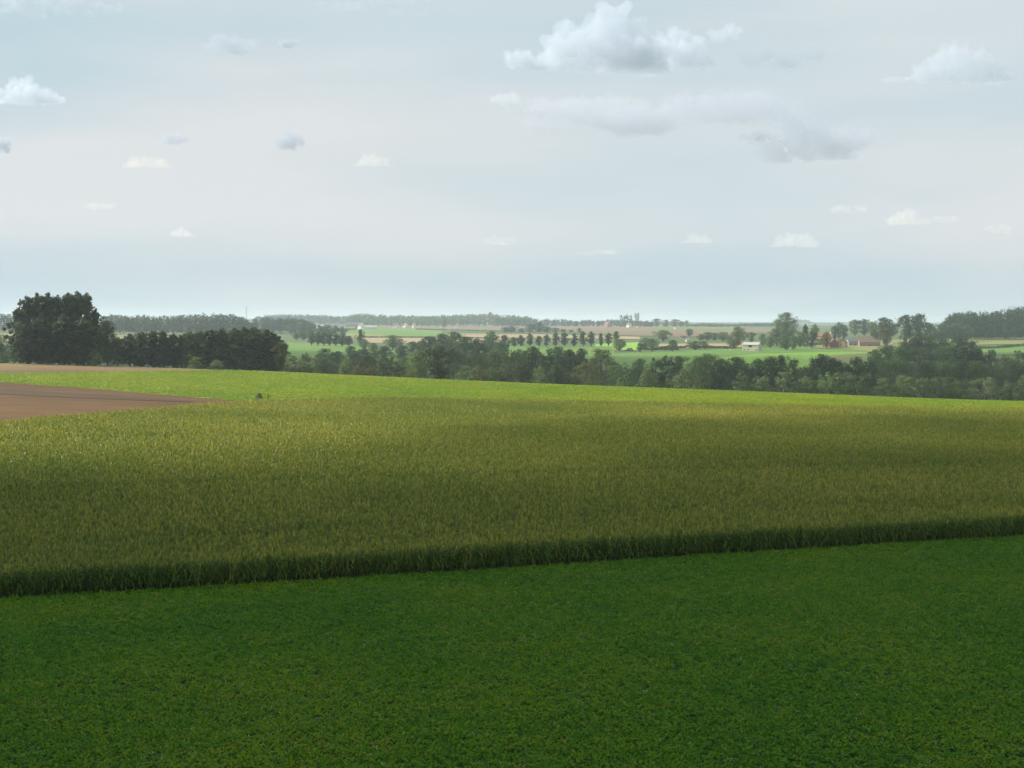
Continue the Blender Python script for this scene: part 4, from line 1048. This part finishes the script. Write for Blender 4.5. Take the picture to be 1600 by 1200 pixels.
def sky_cloud(u, v, w, h, dist, tau, label, shape='heap', seed=0, group=None, c=(0.97, 0.98, 1.0), flat=True):
    """u, v: centre in the photo; w, h: size in photo pixels; dist: metres away"""
    r = random.Random(seed * 7 + 3)
    t = float(slope(v)); Y = dist; Z = -t * Y
    X = (u - 800) / F * (Y * math.cos(PITCH) + t * Y * math.sin(PITCH))
    W = w / F * dist; Hh = h / F * dist
    lob = []
    n = {'heap': 12, 'flatc': 12, 'puff': 6, 'veil': 16}[shape]
    for i in range(n):
        fx = (i + .5) / n * 2 - 1 + r.uniform(-.08, .08)
        env = math.sqrt(max(.05, 1 - fx * fx))
        if shape == 'heap':
            rz_ = Hh * .5 * env * r.uniform(.55, 1.0); rx = W * .5 * r.uniform(.18, .30)
            lob.append((fx * W * .42, r.uniform(-.12, .12) * W, -Hh * .5 + rz_ * r.uniform(.8, 1.05), rx, rx * 1.1, rz_))
        elif shape == 'puff':
            rr = Hh * .5 * env * r.uniform(.6, 1.0)
            lob.append((fx * W * .40, r.uniform(-.1, .1) * W, r.uniform(-.2, .1) * Hh, W * .5 * r.uniform(.25, .4), W * .3, rr))
        else:
            rz_ = Hh * .5 * env * r.uniform(.35, .8); rx = W * .5 * r.uniform(.14, .3)
            lob.append((fx * W * .42, r.uniform(-.15, .15) * W, r.uniform(-.35, .3) * Hh * env, rx, rx, rz_))
    if shape == 'heap' and w > 180:          # the tall tower of the big cloud
        for tx, tz, tr in ((.02, .12, .30), (.10, .30, .26), (.14, .42, .18), (-.10, .0, .30), (.2, .1, .26), (-.22, -.1, .24)):
            lob.append((tx * W, 0, tz * Hh, tr * W * .55, tr * W * .5, tr * Hh * 1.1))
    vox = max(W / 70, Hh / 40)
    o = cloud_body('cloud', lob, vox, Hh * .20, 4.0 / Hh, seed, -Hh * .42 if flat else None)
    o.location = (X, Y, Z)
    thick = W * .45
    if shape == 'veil': tau, c = tau * (2.8 if w > 300 else 1.4), (.66, .71, .82)
    if dist > 12000: tau *= .40
    elif dist > 10000: tau *= .45
    o.data.materials.clear(); o.data.materials.append(vol_mat('cloud_vapour', tau * .58 / thick, c if c[0] < .96 else ((.75, .82, .93) if dist < 9000 else (.86, .85, .80))))
    return tag(o, label, 'cloud', group)
CL = [
 (935, 66, 215, 100, 6000, 3.0, 'big bright heaped cloud, top right of centre', 'heap', 1),
 (1045, 74, 150, 72, 6100, 2.2, 'grey-blue right shoulder of the big heaped cloud', 'heap', 2),
 (812, 93, 52, 30, 6000, 1.2, 'small curl of cloud left of the big heaped cloud', 'puff', 3),
 (1133, 52, 56, 34, 6100, .8, 'faint wisp right of the big heaped cloud', 'puff', 4),
 (1215, 92, 150, 44, 6200, 1.6, 'flat grey cloud between the big heap and the right-hand cloud', 'flatc', 5, None, (.56, .63, .74)),
 (1500, 98, 170, 66, 6300, 2.4, 'heaped cloud near the upper right corner', 'heap', 6),
 (1030, 178, 500, 72, 8000, 1.2, 'long thin lilac veil of cloud right of centre', 'veil', 7),
 (1270, 222, 220, 66, 8000, 1.5, 'greyer right end of the long veil', 'veil', 8),
 (790, 155, 50, 22, 8000, .7, 'faint tuft at the left tip of the long veil', 'puff', 9),
 (45, 140, 120, 50, 6500, 2.2, 'heaped cloud near the left edge', 'heap', 10),
 (75, 6, 200, 44, 5000, 2.0, 'grey cloud cut by the top left corner', 'flatc', 11, None, (.56, .63, .74)),
 (595, 6, 200, 36, 5200, 1.1, 'pale cloud cut by the top edge left of centre', 'flatc', 12, None, (.56, .63, .74)),
 (362, 72, 90, 36, 7000, 1.2, 'broad grey smudge of cloud upper left', 'puff', 13, None, (.56, .63, .74)),
 (450, 67, 32, 18, 7000, 1.4, 'tiny grey cloud right of the broad smudge', 'puff', 14, None, (.56, .63, .74)),
 (453, 220, 50, 34, 8500, 1.5, 'small lilac grey cloud left of centre', 'puff', 15, None, (.56, .63, .74)),
 (272, 217, 46, 20, 8500, 1.2, 'small grey cloud left of the lilac one', 'puff', 16, None, (.56, .63, .74)),
 (4, 226, 34, 30, 8000, 1.6, 'small blue-grey cloud at the left edge', 'puff', 17, None, (.56, .63, .74)),
 (228, 251, 80, 24, 11000, 1.8, 'low pale cloud under the small grey one', 'heap', 18),
 (583, 249, 62, 24, 11000, 1.8, 'low white cloud left of centre', 'heap', 19),
 (1418, 338, 74, 30, 15000, 2.6, 'bright cream cloud low at right', 'heap', 20),
 (1325, 328, 70, 20, 15000, 1.4, 'faint cream cloud left of the bright cream one', 'flatc', 21),
 (1240, 373, 84, 30, 16000, 2.2, 'cream cloud low between centre and right', 'heap', 22),
 (1088, 371, 54, 20, 16000, 1.4, 'faint cream cloud low right of centre', 'heap', 23),
 (1480, 342, 50, 14, 15000, 1.1, 'thin wisp right of the bright cream cloud', 'flatc', 24),
 (1562, 358, 50, 16, 15000, 1.1, 'faint cloud low at the right edge', 'flatc', 25),
 (284, 362, 40, 18, 16000, 1.6, 'small white cloud low at left', 'heap', 26),
 (155, 322, 54, 14, 15000, 1.1, 'thin pale cloud low at far left', 'flatc', 27),
 (935, 395, 80, 10, 18000, 1.0, 'thin flat cloud low right of centre', 'flatc', 28),
 (778, 376, 70, 16, 18000, .9, 'very faint low cloud at centre', 'flatc', 29),
 (1400, 124, 50, 12, 6400, .7, 'tiny ragged scrap left of the upper right cloud', 'puff', 30),
]
for a in CL:
    sky_cloud(*a[:7], shape=a[7], seed=a[8], c=a[10] if len(a) > 10 else (0.97, 0.98, 1.0))

# overhead clouds left of the view: their shadows lie on the foreground and the valley
def shade_cloud(cx, cy, gz, alt, rx, ry, thick, tau, label, seed, rot=0.0):
    k = (alt - gz) / math.tan(SUN_ELEV)
    X = cx + math.sin(SUN_AZ) * k; Y = cy + math.cos(SUN_AZ) * k
    r = random.Random(seed)
    lob = [(0, 0, 0, rx * .9, ry * .9, thick * .5)]
    for i in range(14):
        a = i * 2.4; d = .62
        lob.append((math.cos(a) * rx * d, math.sin(a) * ry * d, r.uniform(0, .35) * thick, rx * r.uniform(.25, .34), ry * r.uniform(.25, .34), thick * r.uniform(.3, .5)))
    o = cloud_body('cloud', lob, max(rx, ry) / 34, thick * .12, 1.0 / (ry * .35), seed, -thick * .38)
    o.location = (X, Y, alt); o.rotation_euler = (0, 0, rot)
    o.data.materials.clear(); o.data.materials.append(vol_mat('cloud_vapour', tau / thick, (0.97, 0.98, 1.0)))
    return tag(o, label, 'cloud')
def deck_cloud(alt, gz, label):
    """flat ragged cloud deck whose thickness thins out towards its far rim; its shadow covers the near slope"""
    eA = [ground_at(u, v, 60, CH) for u, v in ((-300, 768), (0, 778), (400, 790), (800, 793), (1100, 768), (1350, 735), (1600, 708), (1900, 685))]
    eB = [ground_at(u, v, 60, CH) for u, v in ((-300, 712), (0, 722), (400, 722), (700, 690), (850, 658), (1200, 648), (1600, 645), (1900, 650))]
    xs = np.linspace(-420, 460, 177); ys = np.linspace(-420, 380, 161)
    Xg, Yg = np.meshgrid(xs, ys)
    A_ = np.interp(Xg, [p[0] for p in eA], [p[1] for p in eA]); B_ = np.interp(Xg, [p[0] for p in eB], [p[1] for p in eB])
    wob = (vnoise(Xg + 900, Yg + 900, .03, 31) - .5) * 16
    dB = B_ + 14 - Yg + wob; dA = A_ + 26 - Yg + wob * .7
    sm = lambda d, w: np.clip(d / w, 0, 1) ** 2 * (3 - 2 * np.clip(d / w, 0, 1))
    tau = 1.05 * sm(dB, 28) + 3.6 * sm(dA, 36)  # unseen deck's thickness is shaped to set the shadow edges below
    rim = sm(Xg + 415, 60) * sm(455 - Xg, 60) * sm(Yg + 415, 60)
    th = tau * rim * (9.0 + 2 * vnoise(Xg + 900, Yg + 900, .05, 33))
    k = (alt - gz) / math.tan(SUN_ELEV)
    dn_ = math.sin(SUN_ELEV) / 10.0
    dx, dy = math.sin(SUN_AZ) * k, math.cos(SUN_AZ) * k
    bump = (vnoise(Xg + 900, Yg + 900, .02, 35) - .5) * 14
    n = Xg.size
    top = np.stack([Xg, Yg, bump + th * .7], -1).reshape(-1, 3); bot = np.stack([Xg, Yg, bump - th * .3], -1).reshape(-1, 3)
    zero = (th < .02).ravel()
    it = np.arange(n).reshape(Xg.shape); ib = np.where(zero, np.arange(n), np.arange(n) + n).reshape(Xg.shape)
    q = lambda I: np.stack([I[:-1, :-1], I[:-1, 1:], I[1:, 1:], I[1:, :-1]], -1).reshape(-1, 4)
    ft, fb = q(it), q(ib)
    keep = ~(zero[ft].all(1))
    f = np.concatenate([ft[keep], fb[keep][:, ::-1]])
    o = mesh_obj('cloud', np.concatenate([top, bot]), f, vol_mat('cloud_vapour', dn_, (0.97, 0.98, 1.0)))
    o.location = (dx, dy, alt)
    return tag(o, label, 'cloud')
deck_cloud(900, -22, 'wide overhead cloud deck shading the foreground, outside the photo')
shade_cloud(150, 840, -35, 900, 900, 330, 150, 0.8, 'thinner overhead cloud shading the valley, outside the photo', 42, math.radians(3))

# ------------------------------------------------------------------ haze
hv, hf = boxv(-9500, 9500, -600, 14500, -75, 48)
hz_o = mesh_obj('haze', hv, hf, vol_mat('haze_air', 0.00013, (0.78, 0.90, 1.0), 0.2))
hz_o['kind'] = 'stuff'
